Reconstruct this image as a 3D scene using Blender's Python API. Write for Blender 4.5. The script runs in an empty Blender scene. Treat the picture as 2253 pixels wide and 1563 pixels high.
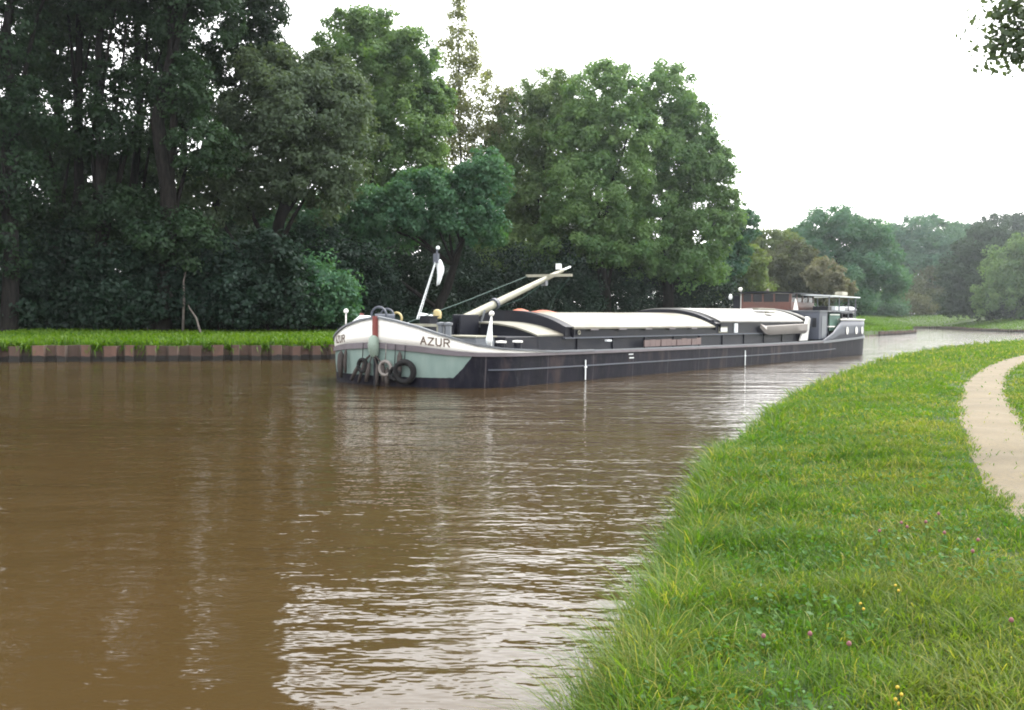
import bpy, bmesh, math, random
import numpy as np
from mathutils import Vector, Matrix

# ---------------------------------------------------------------- camera, world, sun, exposure
SC = bpy.context.scene
COL = SC.collection
F_, H_, CX, CY, ROLL, CAMZ = 2216.9, 693.32, 1126.5, 781.5, 0.010166, 2.0
th = math.atan((CY - H_) / F_)
R0 = Vector((1, 0, 0)); U0 = Vector((0, math.sin(th), math.cos(th))); W0 = Vector((0, math.cos(th), -math.sin(th)))
R2 = R0 * math.cos(ROLL) + U0 * math.sin(ROLL)
U2 = U0 * math.cos(ROLL) - R0 * math.sin(ROLL)
cd = bpy.data.cameras.new('camera'); cam = bpy.data.objects.new('camera', cd); COL.objects.link(cam)
cam.matrix_world = Matrix(((R2.x, U2.x, -W0.x, 0), (R2.y, U2.y, -W0.y, 0), (R2.z, U2.z, -W0.z, CAMZ), (0, 0, 0, 1)))
cd.sensor_width = 36; cd.lens = 36 * F_ / 2253; cd.clip_end = 5000; cd.clip_start = 0.1
SC.camera = cam
SUN_EL, SUN_AZ = math.radians(48), math.radians(48)      # azimuth measured from +Y towards +X
w = bpy.data.worlds.new('World'); SC.world = w; w.use_nodes = True
nt = w.node_tree; nt.nodes.clear()
sky = nt.nodes.new('ShaderNodeTexSky'); sky.sky_type = 'NISHITA'; sky.sun_disc = False
sky.sun_elevation = SUN_EL; sky.sun_rotation = SUN_AZ; sky.dust_density = 4; sky.air_density = 1.0; sky.altitude = 0
hs = nt.nodes.new('ShaderNodeHueSaturation'); hs.inputs['Saturation'].default_value = 0.22
bg = nt.nodes.new('ShaderNodeBackground'); bg.inputs['Strength'].default_value = 0.15
wo = nt.nodes.new('ShaderNodeOutputWorld')
nt.links.new(sky.outputs[0], hs.inputs['Color'])
vl = nt.nodes.new('ShaderNodeMix'); vl.data_type = 'RGBA'; vl.inputs[0].default_value = .6      # high thin cloud veil
nt.links.new(hs.outputs[0], vl.inputs[6]); vl.inputs[7].default_value = (8.2, 8.2, 8.1, 1)
nt.links.new(vl.outputs[2], bg.inputs['Color']); nt.links.new(bg.outputs[0], wo.inputs['Surface'])
sl = bpy.data.lights.new('sun', 'SUN'); sl.energy = 1.5; sl.angle = math.radians(16); sl.color = (1, 0.95, 0.87)
so = bpy.data.objects.new('sun', sl); COL.objects.link(so)
sd = Vector((math.sin(SUN_AZ) * math.cos(SUN_EL), math.cos(SUN_AZ) * math.cos(SUN_EL), math.sin(SUN_EL)))
so.rotation_euler = sd.to_track_quat('Z', 'Y').to_euler(); so.location = (0, 0, 60)
SC.view_settings.view_transform = 'Standard'; SC.view_settings.look = 'None'
SC.view_settings.exposure = 1.85; SC.view_settings.gamma = 1
SC.cycles.use_denoising = True
SC.cycles.max_bounces = 8; SC.cycles.diffuse_bounces = 3; SC.cycles.glossy_bounces = 3; SC.cycles.transmission_bounces = 4
SC.cycles.volume_bounces = 1; SC.cycles.caustics_reflective = False; SC.cycles.caustics_refractive = False
SC.cycles.filter_width = 1.9

# ---------------------------------------------------------------- helpers
rng = np.random.default_rng(7)
def at(u, v, D):
    """World point that the photograph shows at pixel (u, v), at distance D along +Y."""
    r = W0 + R2 * ((u - CX) / F_) - U2 * ((v - CY) / F_)
    return Vector((0, 0, CAMZ)) + r * (D / r.y)
def onz(u, v, z):
    r = W0 + R2 * ((u - CX) / F_) - U2 * ((v - CY) / F_)
    return Vector((0, 0, CAMZ)) + r * ((z - CAMZ) / r.z)
def tag(o, label=None, cat=None, group=None, kind=None):
    if label: o['label'] = label
    if cat: o['category'] = cat
    if group: o['group'] = group
    if kind: o['kind'] = kind
    return o
def empty(name, loc=(0, 0, 0), rz=0):
    o = bpy.data.objects.new(name, None); COL.objects.link(o); o.location = loc; o.rotation_euler = (0, 0, rz); o.empty_display_size = .3
    return o
class MB:
    def __init__(s): s.v = []; s.f = []
    def add(s, vs, fs):
        n = len(s.v); s.v += [tuple(v) for v in vs]; s.f += [tuple(i + n for i in f) for f in fs]; return s
    def box(s, a, b):
        (x0, y0, z0), (x1, y1, z1) = a, b
        return s.add([(x0,y0,z0),(x1,y0,z0),(x1,y1,z0),(x0,y1,z0),(x0,y0,z1),(x1,y0,z1),(x1,y1,z1),(x0,y1,z1)],
                     [(0,3,2,1),(4,5,6,7),(0,1,5,4),(1,2,6,5),(2,3,7,6),(3,0,4,7)])
    def tube(s, pts, rad, n=8, cap=True):
        pts = [Vector(p) for p in pts]
        if not hasattr(rad, '__len__'): rad = [rad] * len(pts)
        vs, fs = [], []; prev = None
        for i, p in enumerate(pts):
            d = (pts[min(i+1, len(pts)-1)] - pts[max(i-1, 0)]).normalized()
            a = d.orthogonal().normalized() if prev is None else (prev - d * prev.dot(d)).normalized()
            prev = a; b = d.cross(a)
            for k in range(n):
                t = 2 * math.pi * k / n; vs.append(p + (a * math.cos(t) + b * math.sin(t)) * rad[i])
        for i in range(len(pts) - 1):
            for k in range(n):
                k2 = (k + 1) % n; fs.append((i*n+k, i*n+k2, (i+1)*n+k2, (i+1)*n+k))
        if cap: fs += [tuple(range(n))[::-1], tuple((len(pts)-1)*n + k for k in range(n))]
        return s.add(vs, fs)
    def lathe(s, c, prof, n=14, sy=1.0):
        vs, fs = [], []
        for (r, z) in prof:
            for k in range(n):
                t = 2*math.pi*k/n; vs.append((c[0] + r*math.cos(t), c[1] + sy*r*math.sin(t), c[2] + z))
        for i in range(len(prof)-1):
            for k in range(n):
                k2 = (k+1) % n; fs.append((i*n+k, i*n+k2, (i+1)*n+k2, (i+1)*n+k))
        fs += [tuple(range(n))[::-1], tuple((len(prof)-1)*n+k for k in range(n))]
        return s.add(vs, fs)
    def ball(s, c, r, n=12):
        return s.lathe(c, [(max(r*math.sin(math.pi*i/8), .002), -r*math.cos(math.pi*i/8)) for i in range(9)], n)
    def torus(s, c, R, r, ax, n=20, m=8):
        ax = Vector(ax).normalized(); a = ax.orthogonal().normalized(); b = ax.cross(a); c = Vector(c); vs, fs = [], []
        for i in range(n):
            t = 2*math.pi*i/n; d = a*math.cos(t) + b*math.sin(t)
            for j in range(m):
                q = 2*math.pi*j/m; vs.append(c + d*(R + r*math.cos(q)) + ax*r*math.sin(q))
        for i in range(n):
            for j in range(m):
                fs.append((i*m+j, ((i+1)%n)*m+j, ((i+1)%n)*m+(j+1)%m, i*m+(j+1)%m))
        return s.add(vs, fs)
    def strip(s, rows, close=False):
        m = len(rows[0]); vs = [v for r in rows for v in r]; fs = []
        for i in range(len(rows)-1):
            for k in range(m-1 if not close else m):
                k2 = (k+1) % m; fs.append((i*m+k, i*m+k2, (i+1)*m+k2, (i+1)*m+k))
        return s.add(vs, fs)
    def build(s, name, mat, parent=None, smooth=False, bevel=0, solid=0):
        me = bpy.data.meshes.new(name); me.from_pydata(s.v, [], s.f)
        bm = bmesh.new(); bm.from_mesh(me)
        bmesh.ops.recalc_face_normals(bm, faces=bm.faces)
        bm.to_mesh(me); bm.free()
        o = bpy.data.objects.new(name, me); COL.objects.link(o)
        if parent is None and s.v:
            a = np.array(s.v); c = Vector(((a[:,0].min()+a[:,0].max())/2, (a[:,1].min()+a[:,1].max())/2, a[:,2].min()))
            me.transform(Matrix.Translation(-c)); o.location = c
        o.parent = parent; me.materials.append(mat)
        if smooth:
            me.polygons.foreach_set('use_smooth', [True]*len(me.polygons))
            if smooth == 'auto': me.set_sharp_from_angle(angle=math.radians(35))
        if solid:
            m = o.modifiers.new('solid', 'SOLIDIFY'); m.thickness = solid; m.offset = 0
        if bevel:
            m = o.modifiers.new('bevel', 'BEVEL'); m.width = bevel; m.segments = 2; m.limit_method = 'ANGLE'
        return o
def npmesh(name, V, Fq, mat, parent=None, tint=None, smooth=False, tri=None):
    """Fast mesh from numpy quads (and tris) with one colour-free float attribute per face."""
    me = bpy.data.meshes.new(name)
    nq = len(Fq); ntr = 0 if tri is None else len(tri)
    me.vertices.add(len(V)); me.vertices.foreach_set('co', np.asarray(V, np.float32).ravel())
    loops = np.concatenate([Fq.ravel()] + ([tri.ravel()] if ntr else [])).astype(np.int32)
    me.loops.add(len(loops)); me.loops.foreach_set('vertex_index', loops)
    me.polygons.add(nq + ntr)
    st = np.concatenate([np.arange(nq)*4] + ([nq*4 + np.arange(ntr)*3] if ntr else [])).astype(np.int32)
    me.polygons.foreach_set('loop_start', st)
    if smooth: me.polygons.foreach_set('use_smooth', np.ones(nq+ntr, bool))
    me.update(calc_edges=True)
    if tint is not None:
        at_ = me.attributes.new('tint', 'FLOAT', 'FACE'); at_.data.foreach_set('value', tint.astype(np.float32))
    me.materials.append(mat)
    o = bpy.data.objects.new(name, me); COL.objects.link(o); o.parent = parent
    return o

# ---------------------------------------------------------------- materials
class NT:
    def __init__(s, name):
        s.m = bpy.data.materials.new(name); s.m.use_nodes = True; s.t = s.m.node_tree; s.n = s.t.nodes
        s.bsdf = s.n['Principled BSDF']; s.out = s.n['Material Output']
    def new(s, t, **kw):
        n = s.n.new(t)
        for k, v in kw.items():
            if k in n.inputs: n.inputs[k].default_value = v
            else: setattr(n, k, v)
        return n
    def link(s, a, b): s.t.links.new(a, b)
    def noise(s, scale, detail=4, vec=None, rough=.6, obj=True, mp=None):
        tc = s.new('ShaderNodeTexCoord'); n = s.new('ShaderNodeTexNoise', Scale=scale, Detail=detail, Roughness=rough)
        src = tc.outputs['Object'] if obj else s.new('ShaderNodeNewGeometry').outputs['Position']
        if mp:
            m = s.new('ShaderNodeMapping'); m.inputs['Scale'].default_value = mp; s.link(src, m.inputs[0]); src = m.outputs[0]
        s.link(src, n.inputs['Vector']); return n.outputs['Fac']
    def ramp(s, fac, stops):
        r = s.new('ShaderNodeValToRGB'); e = r.color_ramp.elements
        while len(e) < len(stops): e.new(.5)
        for i, (p, c) in enumerate(stops): e[i].position = p; e[i].color = (*c, 1)
        s.link(fac, r.inputs[0]); return r.outputs[0]
    def mix(s, fac, a, b, mode='MIX'):
        m = s.new('ShaderNodeMix', data_type='RGBA', blend_type=mode)
        for i, x in ((0, fac), (6, a), (7, b)):
            if hasattr(x, 'is_linked'): s.link(x, m.inputs[i])
            elif i == 0: m.inputs[0].default_value = x
            else: m.inputs[i].default_value = (*x, 1)
        return m.outputs[2]
    def math(s, op, a, b=None, clamp=False):
        m = s.new('ShaderNodeMath', operation=op); m.use_clamp = clamp
        for i, x in enumerate((a, b)):
            if x is None: continue
            if hasattr(x, 'is_linked'): s.link(x, m.inputs[i])
            else: m.inputs[i].default_value = x
        return m.outputs[0]
    def bump(s, h, strength=.4, dist=.02):
        b = s.new('ShaderNodeBump'); b.inputs['Strength'].default_value = strength; b.inputs['Distance'].default_value = dist
        s.link(h, b.inputs['Height']); s.link(b.outputs[0], s.bsdf.inputs['Normal'])
def paint(name, col, rough=.5, dirt=(.12, .1, .08), amt=.35, scale=1.6, metal=0, streak=False):
    n = NT(name); f = n.noise(scale, 6, mp=(1, 1, .25) if streak else None); g = n.noise(scale*9, 3)
    f2 = n.math('MULTIPLY', n.math('SUBTRACT', f, .48, True), 5*amt, True)
    c = n.mix(f2, col, dirt); c = n.mix(n.math('MULTIPLY', g, .3), c, tuple(x*.6 for x in col))
    n.link(c, n.bsdf.inputs['Base Color']); n.bsdf.inputs['Roughness'].default_value = rough; n.bsdf.inputs['Metallic'].default_value = metal
    n.bump(g, .15, .01)
    if max(col) < .08: n.bsdf.inputs['Specular IOR Level'].default_value = .15
    return n.m
M = {}
M['white'] = paint('white_paint', (.78, .77, .74), .45, (.5, .45, .36), .18, 1.2)
M['cream'] = paint('cream_roof_paint', (.175, .170, .138), .65, (.062, .044, .024), .9, .5)
M['roofwhite'] = paint('white_roof_paint', (.25, .245, .235), .65, (.14, .125, .095), .6, .5)
M['black'] = paint('black_tar_paint', (0.0099, 0.0110, 0.0154), .42, (0.0275, 0.0248, 0.0248), .5, 1.2)
M['navy'] = paint('dark_navy_paint', (0.0121, 0.0132, 0.0198), .45, (0.0330, 0.0275, 0.0275), .3, 1.5)
M['grey'] = paint('grey_paint', (0.1200, 0.1320, 0.1500), .5, (0.0720, 0.0600, 0.0540), .35, 1.5)
M['bluegrey'] = paint('blue_grey_paint', (0.0510, 0.0600, 0.0840), .5, (0.0300, 0.0270, 0.0300), .4, 1.2)
M['mauve'] = paint('weathered_strake_paint', (0.1140, 0.0990, 0.1140), .55, (0.0540, 0.0420, 0.0420), .5, 1.6)
M['red'] = paint('red_oxide_paint', (0.1680, 0.0300, 0.0240), .5, (0.0720, 0.0240, 0.0180), .3, 3)
M['wood'] = paint('varnished_wood', (0.1020, 0.0300, 0.0180), .35, (0.0420, 0.0180, 0.0120), .5, 2)
M['board'] = paint('weathered_boards', (0.1265, 0.0880, 0.0825), .7, (0.0660, 0.0440, 0.0440), .5, 2)
M['dinghy'] = paint('beige_grey_hull_paint', (0.1650, 0.1485, 0.1375), .55, (0.0880, 0.0770, 0.0715), .4, 1)
M['spar'] = paint('pale_spar_paint', (.26, .255, .20), .6, (.12, .10, .07), .5, 2)
M['boss'] = paint('pale_green_paint', (0.1980, 0.2585, 0.2200), .5, (0.1100, 0.1375, 0.1100), .35, 4)
M['green'] = paint('green_canvas', (0.0420, 0.1020, 0.0780), .7, (0.0300, 0.0600, 0.0480), .3, 4)
M['orange'] = paint('orange_tarpaulin', (0.3750, 0.0900, 0.0375), .6, (0.2250, 0.0600, 0.0300), .3, 3)
M['rope'] = paint('old_rope', (0.0660, 0.0570, 0.0540), .9, (0.0300, 0.0270, 0.0270), .4, 8)
M['rubber'] = paint('black_rubber', (0.0120, 0.0120, 0.0132), .7, (0.0360, 0.0330, 0.0300), .4, 5)
M['yellow'] = paint('yellow_lamp_paint', (0.4030, 0.3250, 0.1430), .4, (0.1950, 0.1300, 0.0650), .2, 4)
M['ink'] = paint('brown_lettering', (0.0960, 0.0600, 0.0420), .5, (0.1800, 0.1500, 0.1200), .3, 6)
M['flag'] = paint('white_cloth', (.72, .76, .78), .8, (.4, .42, .45), .2, 3)
M['wire'] = paint('dark_green_wire', (0.0240, 0.0560, 0.0480), .5, (0.0160, 0.0240, 0.0240), .3, 6)
def glass():
    n = NT('dark_window_glass'); n.bsdf.inputs['Base Color'].default_value = (.012, .014, .018, 1); n.bsdf.inputs['Roughness'].default_value = .08; n.bsdf.inputs['Specular IOR Level'].default_value = .22
    return n.m
M['glass'] = glass()
def hullmat():
    n = NT('hull_paint'); tc = n.new('ShaderNodeTexCoord'); sp = n.new('ShaderNodeSeparateXYZ'); n.link(tc.outputs['Object'], sp.inputs[0])
    x, z = sp.outputs['X'], sp.outputs['Z']
    wob = n.math('MULTIPLY', n.math('SUBTRACT', n.noise(6, 3), .5), .05)
    edge = n.math('ADD', n.math('MULTIPLY', n.math('SUBTRACT', z, .27), .56), .66)
    gx = n.math('LESS_THAN', x, n.math('ADD', edge, wob)); gz = n.math('GREATER_THAN', z, n.math('ADD', .275, wob))
    pg = n.math('MULTIPLY', gx, gz)
    st = n.noise(1.3, 6, mp=(1, 1, .3)); fn = n.noise(9, 4, mp=(1, 1, .25))
    green = n.ramp(st, [(.3, (.105, .150, .145)), (.55, (.165, .225, .210)), (.75, (.22, .28, .255))])
    tar = n.ramp(st, [(.3, (.0035, .004, .008)), (.55, (.009, .009, .016)), (.68, (.042, .030, .030))])
    tar = n.mix(n.math('MULTIPLY', n.math('SUBTRACT', fn, .5, True), 1.4, True), tar, (0.0450, 0.0425, 0.0450))
    c = n.mix(pg, tar, green)
    # weathered plate seams every 2.6 m along the side, a small rub line half way up
    sx = n.math('LESS_THAN', n.math('ABSOLUTE', n.math('SUBTRACT', n.math('FRACT', n.math('DIVIDE', x, 2.6)), .5)), .006)
    c = n.mix(n.math('MULTIPLY', sx, .5), c, (.10, .09, .095))
    n.link(c, n.bsdf.inputs['Base Color']); n.bsdf.inputs['Roughness'].default_value = .6; n.bsdf.inputs['Specular IOR Level'].default_value = .12
    n.bump(n.noise(2.2, 3, mp=(1, 1, .5)), .35, .03); return n.m
M['hull'] = hullmat()
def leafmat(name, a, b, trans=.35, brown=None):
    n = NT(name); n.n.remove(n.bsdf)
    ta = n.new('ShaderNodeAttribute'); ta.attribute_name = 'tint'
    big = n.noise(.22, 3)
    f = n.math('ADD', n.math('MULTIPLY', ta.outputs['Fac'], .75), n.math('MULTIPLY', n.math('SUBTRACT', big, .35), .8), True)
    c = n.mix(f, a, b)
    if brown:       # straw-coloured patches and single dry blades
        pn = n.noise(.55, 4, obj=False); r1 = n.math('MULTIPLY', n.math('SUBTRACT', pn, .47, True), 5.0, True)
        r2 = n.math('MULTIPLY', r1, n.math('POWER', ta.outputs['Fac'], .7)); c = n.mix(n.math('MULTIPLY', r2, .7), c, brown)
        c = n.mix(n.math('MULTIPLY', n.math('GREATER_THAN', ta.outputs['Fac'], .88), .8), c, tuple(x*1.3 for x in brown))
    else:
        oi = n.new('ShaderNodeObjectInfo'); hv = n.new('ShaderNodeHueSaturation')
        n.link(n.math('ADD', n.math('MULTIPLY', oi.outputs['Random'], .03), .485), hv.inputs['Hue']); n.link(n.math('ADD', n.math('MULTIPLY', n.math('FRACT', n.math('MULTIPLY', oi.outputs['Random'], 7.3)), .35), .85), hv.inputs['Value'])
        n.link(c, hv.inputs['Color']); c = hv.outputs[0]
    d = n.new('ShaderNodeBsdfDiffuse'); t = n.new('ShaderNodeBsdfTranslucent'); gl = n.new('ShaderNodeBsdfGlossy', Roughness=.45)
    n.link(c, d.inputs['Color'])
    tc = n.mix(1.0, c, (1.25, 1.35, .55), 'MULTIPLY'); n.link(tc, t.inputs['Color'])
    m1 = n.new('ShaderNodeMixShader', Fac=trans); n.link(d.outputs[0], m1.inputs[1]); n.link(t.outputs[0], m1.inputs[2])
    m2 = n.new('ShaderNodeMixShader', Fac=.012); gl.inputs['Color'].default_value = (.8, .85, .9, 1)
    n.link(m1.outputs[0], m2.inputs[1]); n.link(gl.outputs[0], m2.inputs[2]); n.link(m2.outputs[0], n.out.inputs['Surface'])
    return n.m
L_dark = leafmat('leaf_dark', (.008, .020, .010), (.025, .050, .019), .28)
L_purp = leafmat('leaf_dull', (.038, .056, .038), (.088, .116, .064), .36)
L_mid = leafmat('leaf_mid', (.050, .108, .046), (.145, .215, .078), .45)
L_teal = leafmat('leaf_blue_green', (.026, .078, .054), (.074, .155, .080), .4)
L_pale = leafmat('leaf_pale', (.050, .090, .030), (.125, .165, .055), .42)
L_oliv = leafmat('leaf_olive', (0.0465, 0.0527, 0.0248), (0.0868, 0.0930, 0.0434), .3)
L_pink = leafmat('leaf_pinkish', (.075, .072, .045), (.135, .130, .080), .35)
L_airy = leafmat('leaf_airy', (.120, .135, .075), (.240, .250, .140), .5)
L_shade = leafmat('leaf_shade', (.005, .013, .009), (.015, .033, .020), .25)  # shade at the foot of the wood, put into a near-black leaf colour
L_grass = leafmat('grass_blade', (.024, .074, .006), (.118, .190, .017), .5, brown=(.19, .175, .045))
L_lawn = leafmat('lawn_blade', (.032, .078, .004), (.085, .145, .008), .45)
L_weed = leafmat('weed_leaf', (.020, .070, .012), (.060, .135, .028), .4)
def barkmat():
    n = NT('bark'); f = n.noise(3, 6, mp=(3, 3, .6))
    n.link(n.ramp(f, [(.3, (.006, .006, .006)), (.7, (.022, .019, .018))]), n.bsdf.inputs['Base Color']); n.bsdf.inputs['Roughness'].default_value = .95; n.bsdf.inputs['Specular IOR Level'].default_value = .05
    n.bump(f, .6, .05); return n.m
M['bark'] = barkmat()

# ---------------------------------------------------------------- terrain
WL = [(-400, 10), (-60, 24), (-30, 34.8), (-19.6, 38.5), (-13.3, 40.8), (-7.8, 43.4), (-2, 47), (5, 54), (14, 67), (26, 88), (39.5, 111.7), (50, 129), (56.6, 140.5), (57, 147), (60, 160), (75, 195), (95, 228), (92, 205), (85.5, 190), (79.8, 157), (90, 135), (140, 120), (420, 110)]
WR = [(-.9, -60), (-.6, -10), (-.1, 0), (.12, 2.5), (.36, 4.63), (.45, 5.0), (.85, 6.3), (1.25, 7.87), (1.85, 10.4), (2.6, 13.1), (4.0, 16.5), (5.9, 22.0), (8.9, 28.5), (14.5, 40.4), (25, 59.3), (43, 84.5), (70, 98), (130, 100), (420, 92)]
def smooth_poly(P, it=2):
    P = [np.array(p, float) for p in P]
    for _ in range(it):
        Q = [P[0]]
        for a, b in zip(P[:-1], P[1:]): Q += [a*.75 + b*.25, a*.25 + b*.75]
        Q.append(P[-1]); P = Q
    return np.array(P)
WLs = smooth_poly(WL, 1); WRs = smooth_poly(WR, 2)
def sdist(X, Y, P):
    """Signed distance to a polyline, positive on its left-hand side."""
    best = np.full(X.shape, 1e9); sg = np.ones(X.shape)
    for (ax, ay), (bx, by) in zip(P[:-1], P[1:]):
        dx, dy = bx-ax, by-ay; L2 = dx*dx + dy*dy
        t = np.clip(((X-ax)*dx + (Y-ay)*dy)/L2, 0, 1)
        ex, ey = X-ax-t*dx, Y-ay-t*dy; d = np.hypot(ex, ey)
        cr = dx*(Y-ay) - dy*(X-ax); m = d < best - 1e-9
        best = np.where(m, d, best); sg = np.where(m, np.sign(cr), sg)
    return best*sg
def wav(X, Y, s, k):
    return np.sin(X*s + 1.3*k)*np.cos(Y*s*.83 + k) + .5*np.sin(X*s*2.1 + Y*s*1.7 + k*2)
def ground_z(X, Y):
    dl = sdist(X, Y, WLs); dr = -sdist(X, Y, WRs)
    far = np.clip((Y - 145)/25, 0, 1)
    zl = np.interp(dl, [-.3, .02, .25, 6, 16, 60], [-1.6, -1.5, .62, .80, 1.0, 1.3])
    zf = np.interp(dl, [-.3, .02, .25, 8, 22, 60], [-1.6, -1.5, .45, 1.8, 3.0, 3.4])
    zl = zl*(1-far) + zf*far
    zr = np.interp(dr, [-2, -.35, 0, .25, .9, 2.2, 5], [-1.5, -.5, -.04, .17, .33, .47, .5])
    n = np.where(dr > .3, .02*wav(X, Y, 1.9, .4)*np.clip(dr, 0, 1), 0)
    z = np.maximum(zl, zr) + n
    return np.where((dl > 0) & (dr < 0), np.maximum(zl, -1.5), z)
def axis(segs):
    out = []
    for a, b, st in segs: out += list(np.arange(a, b, st))
    return np.array(out + [segs[-1][1]])
gx = axis([(-600, -150, 45), (-150, -45, 3), (-45, -.6, .5), (-.6, 8, .12), (8, 100, .5), (100, 160, 3), (160, 600, 44)])
gy = axis([(-200, -10, 20), (-10, 2, 1), (2, 22, .14), (22, 60, .4), (60, 150, .6), (150, 300, 2.5), (300, 700, 50)])
GX, GY = np.meshgrid(gx, gy); GZ = ground_z(GX, GY)
ny, nx = GX.shape; idx = np.arange(nx*ny).reshape(ny, nx)
FQ = np.stack([idx[:-1,:-1], idx[:-1,1:], idx[1:,1:], idx[1:,:-1]], -1).reshape(-1, 4)
def groundmat():
    n = NT('soil_and_turf'); f = n.noise(.8, 5, obj=False); g = n.noise(7, 5, obj=False); h = n.noise(40, 3, obj=False)
    c = n.ramp(f, [(.3, (.020, .042, .006)), (.6, (.032, .062, .009))])
    c = n.mix(n.math('MULTIPLY', n.math('SUBTRACT', g, .5, True), 3, True), c, (.05, .052, .016))
    sp = n.new('ShaderNodeSeparateXYZ'); n.link(n.new('ShaderNodeNewGeometry').outputs['Position'], sp.inputs[0])
    mud = n.math('LESS_THAN', sp.outputs['Z'], n.math('ADD', .13, n.math('MULTIPLY', g, .1)))
    c = n.mix(mud, c, (.03, .022, .013)); ta = n.new('ShaderNodeAttribute'); ta.attribute_name = 'tint'
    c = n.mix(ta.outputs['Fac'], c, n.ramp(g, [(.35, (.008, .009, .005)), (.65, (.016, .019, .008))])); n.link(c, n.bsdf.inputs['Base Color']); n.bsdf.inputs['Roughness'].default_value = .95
    n.bump(n.math('ADD', g, h), .8, .05); return n.m
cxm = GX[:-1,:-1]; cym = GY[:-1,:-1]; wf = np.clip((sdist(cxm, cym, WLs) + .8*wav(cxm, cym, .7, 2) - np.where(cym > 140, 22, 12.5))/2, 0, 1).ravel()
gr = npmesh('ground', np.stack([GX, GY, GZ], -1).reshape(-1, 3), FQ, groundmat(), smooth=True, tint=wf); tag(gr, kind='structure')

def watermat():
    n = NT('muddy_canal_water'); n.bsdf.inputs['Roughness'].default_value = .045; n.bsdf.inputs['IOR'].default_value = 1.38
    big = n.noise(.09, 3, obj=False)
    n.link(n.ramp(big, [(.3, (.036, .0230, .0085)), (.7, (.047, .0300, .0122))]), n.bsdf.inputs['Base Color'])
    a = n.noise(.9, 3, obj=False, mp=(.35, 1, 1), rough=.5); b = n.noise(3.4, 3, obj=False, mp=(.5, 1, 1), rough=.6); c = n.noise(9, 2, obj=False, mp=(.6, 1, 1))
    patch = n.math('ADD', n.math('MULTIPLY', n.math('SUBTRACT', n.noise(.13, 2, obj=False, mp=(.5, 1, 1)), .35, True), 3.0, True), .35)
    h = n.math('ADD', n.math('MULTIPLY', a, .036), n.math('MULTIPLY', n.math('ADD', n.math('MULTIPLY', b, .0220), n.math('MULTIPLY', c, .0030)), patch))
    sp = n.new('ShaderNodeSeparateXYZ'); n.link(n.new('ShaderNodeNewGeometry').outputs['Position'], sp.inputs[0])
    mr_ = n.new('ShaderNodeMapRange'); n.link(sp.outputs['Y'], mr_.inputs[0]); mr_.inputs[1].default_value = 12; mr_.inputs[2].default_value = 75; mr_.inputs[3].default_value = 1; mr_.inputs[4].default_value = 7.0
    h = n.math('MULTIPLY', h, mr_.outputs[0])      # breezier open water round the bend
    bp = n.new('ShaderNodeBump'); bp.inputs['Strength'].default_value = 1; bp.inputs['Distance'].default_value = 1.0
    n.link(h, bp.inputs['Height']); n.link(bp.outputs[0], n.bsdf.inputs['Normal']); return n.m
wa = MB().add([(-420, -60, 0), (420, -60, 0), (420, 420, 0), (-420, 420, 0)], [(0, 1, 2, 3)]).build('water', watermat()); tag(wa, kind='structure')

# gravel path
PL = [(3.0, 2.0), (3.35, 5.0), (3.73, 7.26), (4.22, 8.8), (5.12, 11.18), (6.54, 14.64), (8.85, 19.92), (11.92, 26.27), (16.15, 33.94), (22.48, 44.21), (34, 60), (50, 78), (75, 90)]
def gz1(x, y): return float(ground_z(np.array([x], float), np.array([y], float))[0])
pls = smooth_poly(PL, 2)
def dense(P, st):
    out = []
    for a, b in zip(P[:-1], P[1:]):
        m = max(1, int(np.linalg.norm(b-a)/st)); out += [a + (b-a)*i/m for i in range(m)]
    out.append(P[-1]); return np.array(out)
pls = dense(pls, .25); tn = np.gradient(pls, axis=0); tn /= np.linalg.norm(tn, axis=1)[:, None]; nr = np.stack([tn[:,1], -tn[:,0]], 1)
PW = .85
wd = np.linspace(0, PW, 12); jit = .03*np.sin(np.arange(len(pls))*.21) + .02*np.sin(np.arange(len(pls))*.53)
PX = pls[:,None,0] + nr[:,None,0]*wd[None]; PY = pls[:,None,1] + nr[:,None,1]*wd[None]
PX[:,0] += nr[:,0]*jit; PX[:,-1] += nr[:,0]*jit[::-1]
PZ = ground_z(PX, PY) + .007 + .014*np.sin(np.linspace(0, math.pi, 12))[None]
pi_ = np.arange(PX.size).reshape(PX.shape)
PF = np.stack([pi_[:-1,:-1], pi_[:-1,1:], pi_[1:,1:], pi_[1:,:-1]], -1).reshape(-1, 4)
def pathmat():
    n = NT('sandy_gravel'); f = n.noise(1.1, 5, obj=False); g = n.noise(24, 5, obj=False)
    c = n.ramp(f, [(.3, (.095, .075, .043)), (.7, (.140, .112, .066))]); c = n.mix(n.math('MULTIPLY', n.math('SUBTRACT', g, .5, True), 5, True), c, (.085, .07, .052))
    n.link(c, n.bsdf.inputs['Base Color']); n.bsdf.inputs['Roughness'].default_value = .95; n.bump(g, .7, .012); return n.m
pa = npmesh('path', np.stack([PX, PY, PZ], -1).reshape(-1, 3), PF, pathmat(), smooth=True); tag(pa, kind='structure')

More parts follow.
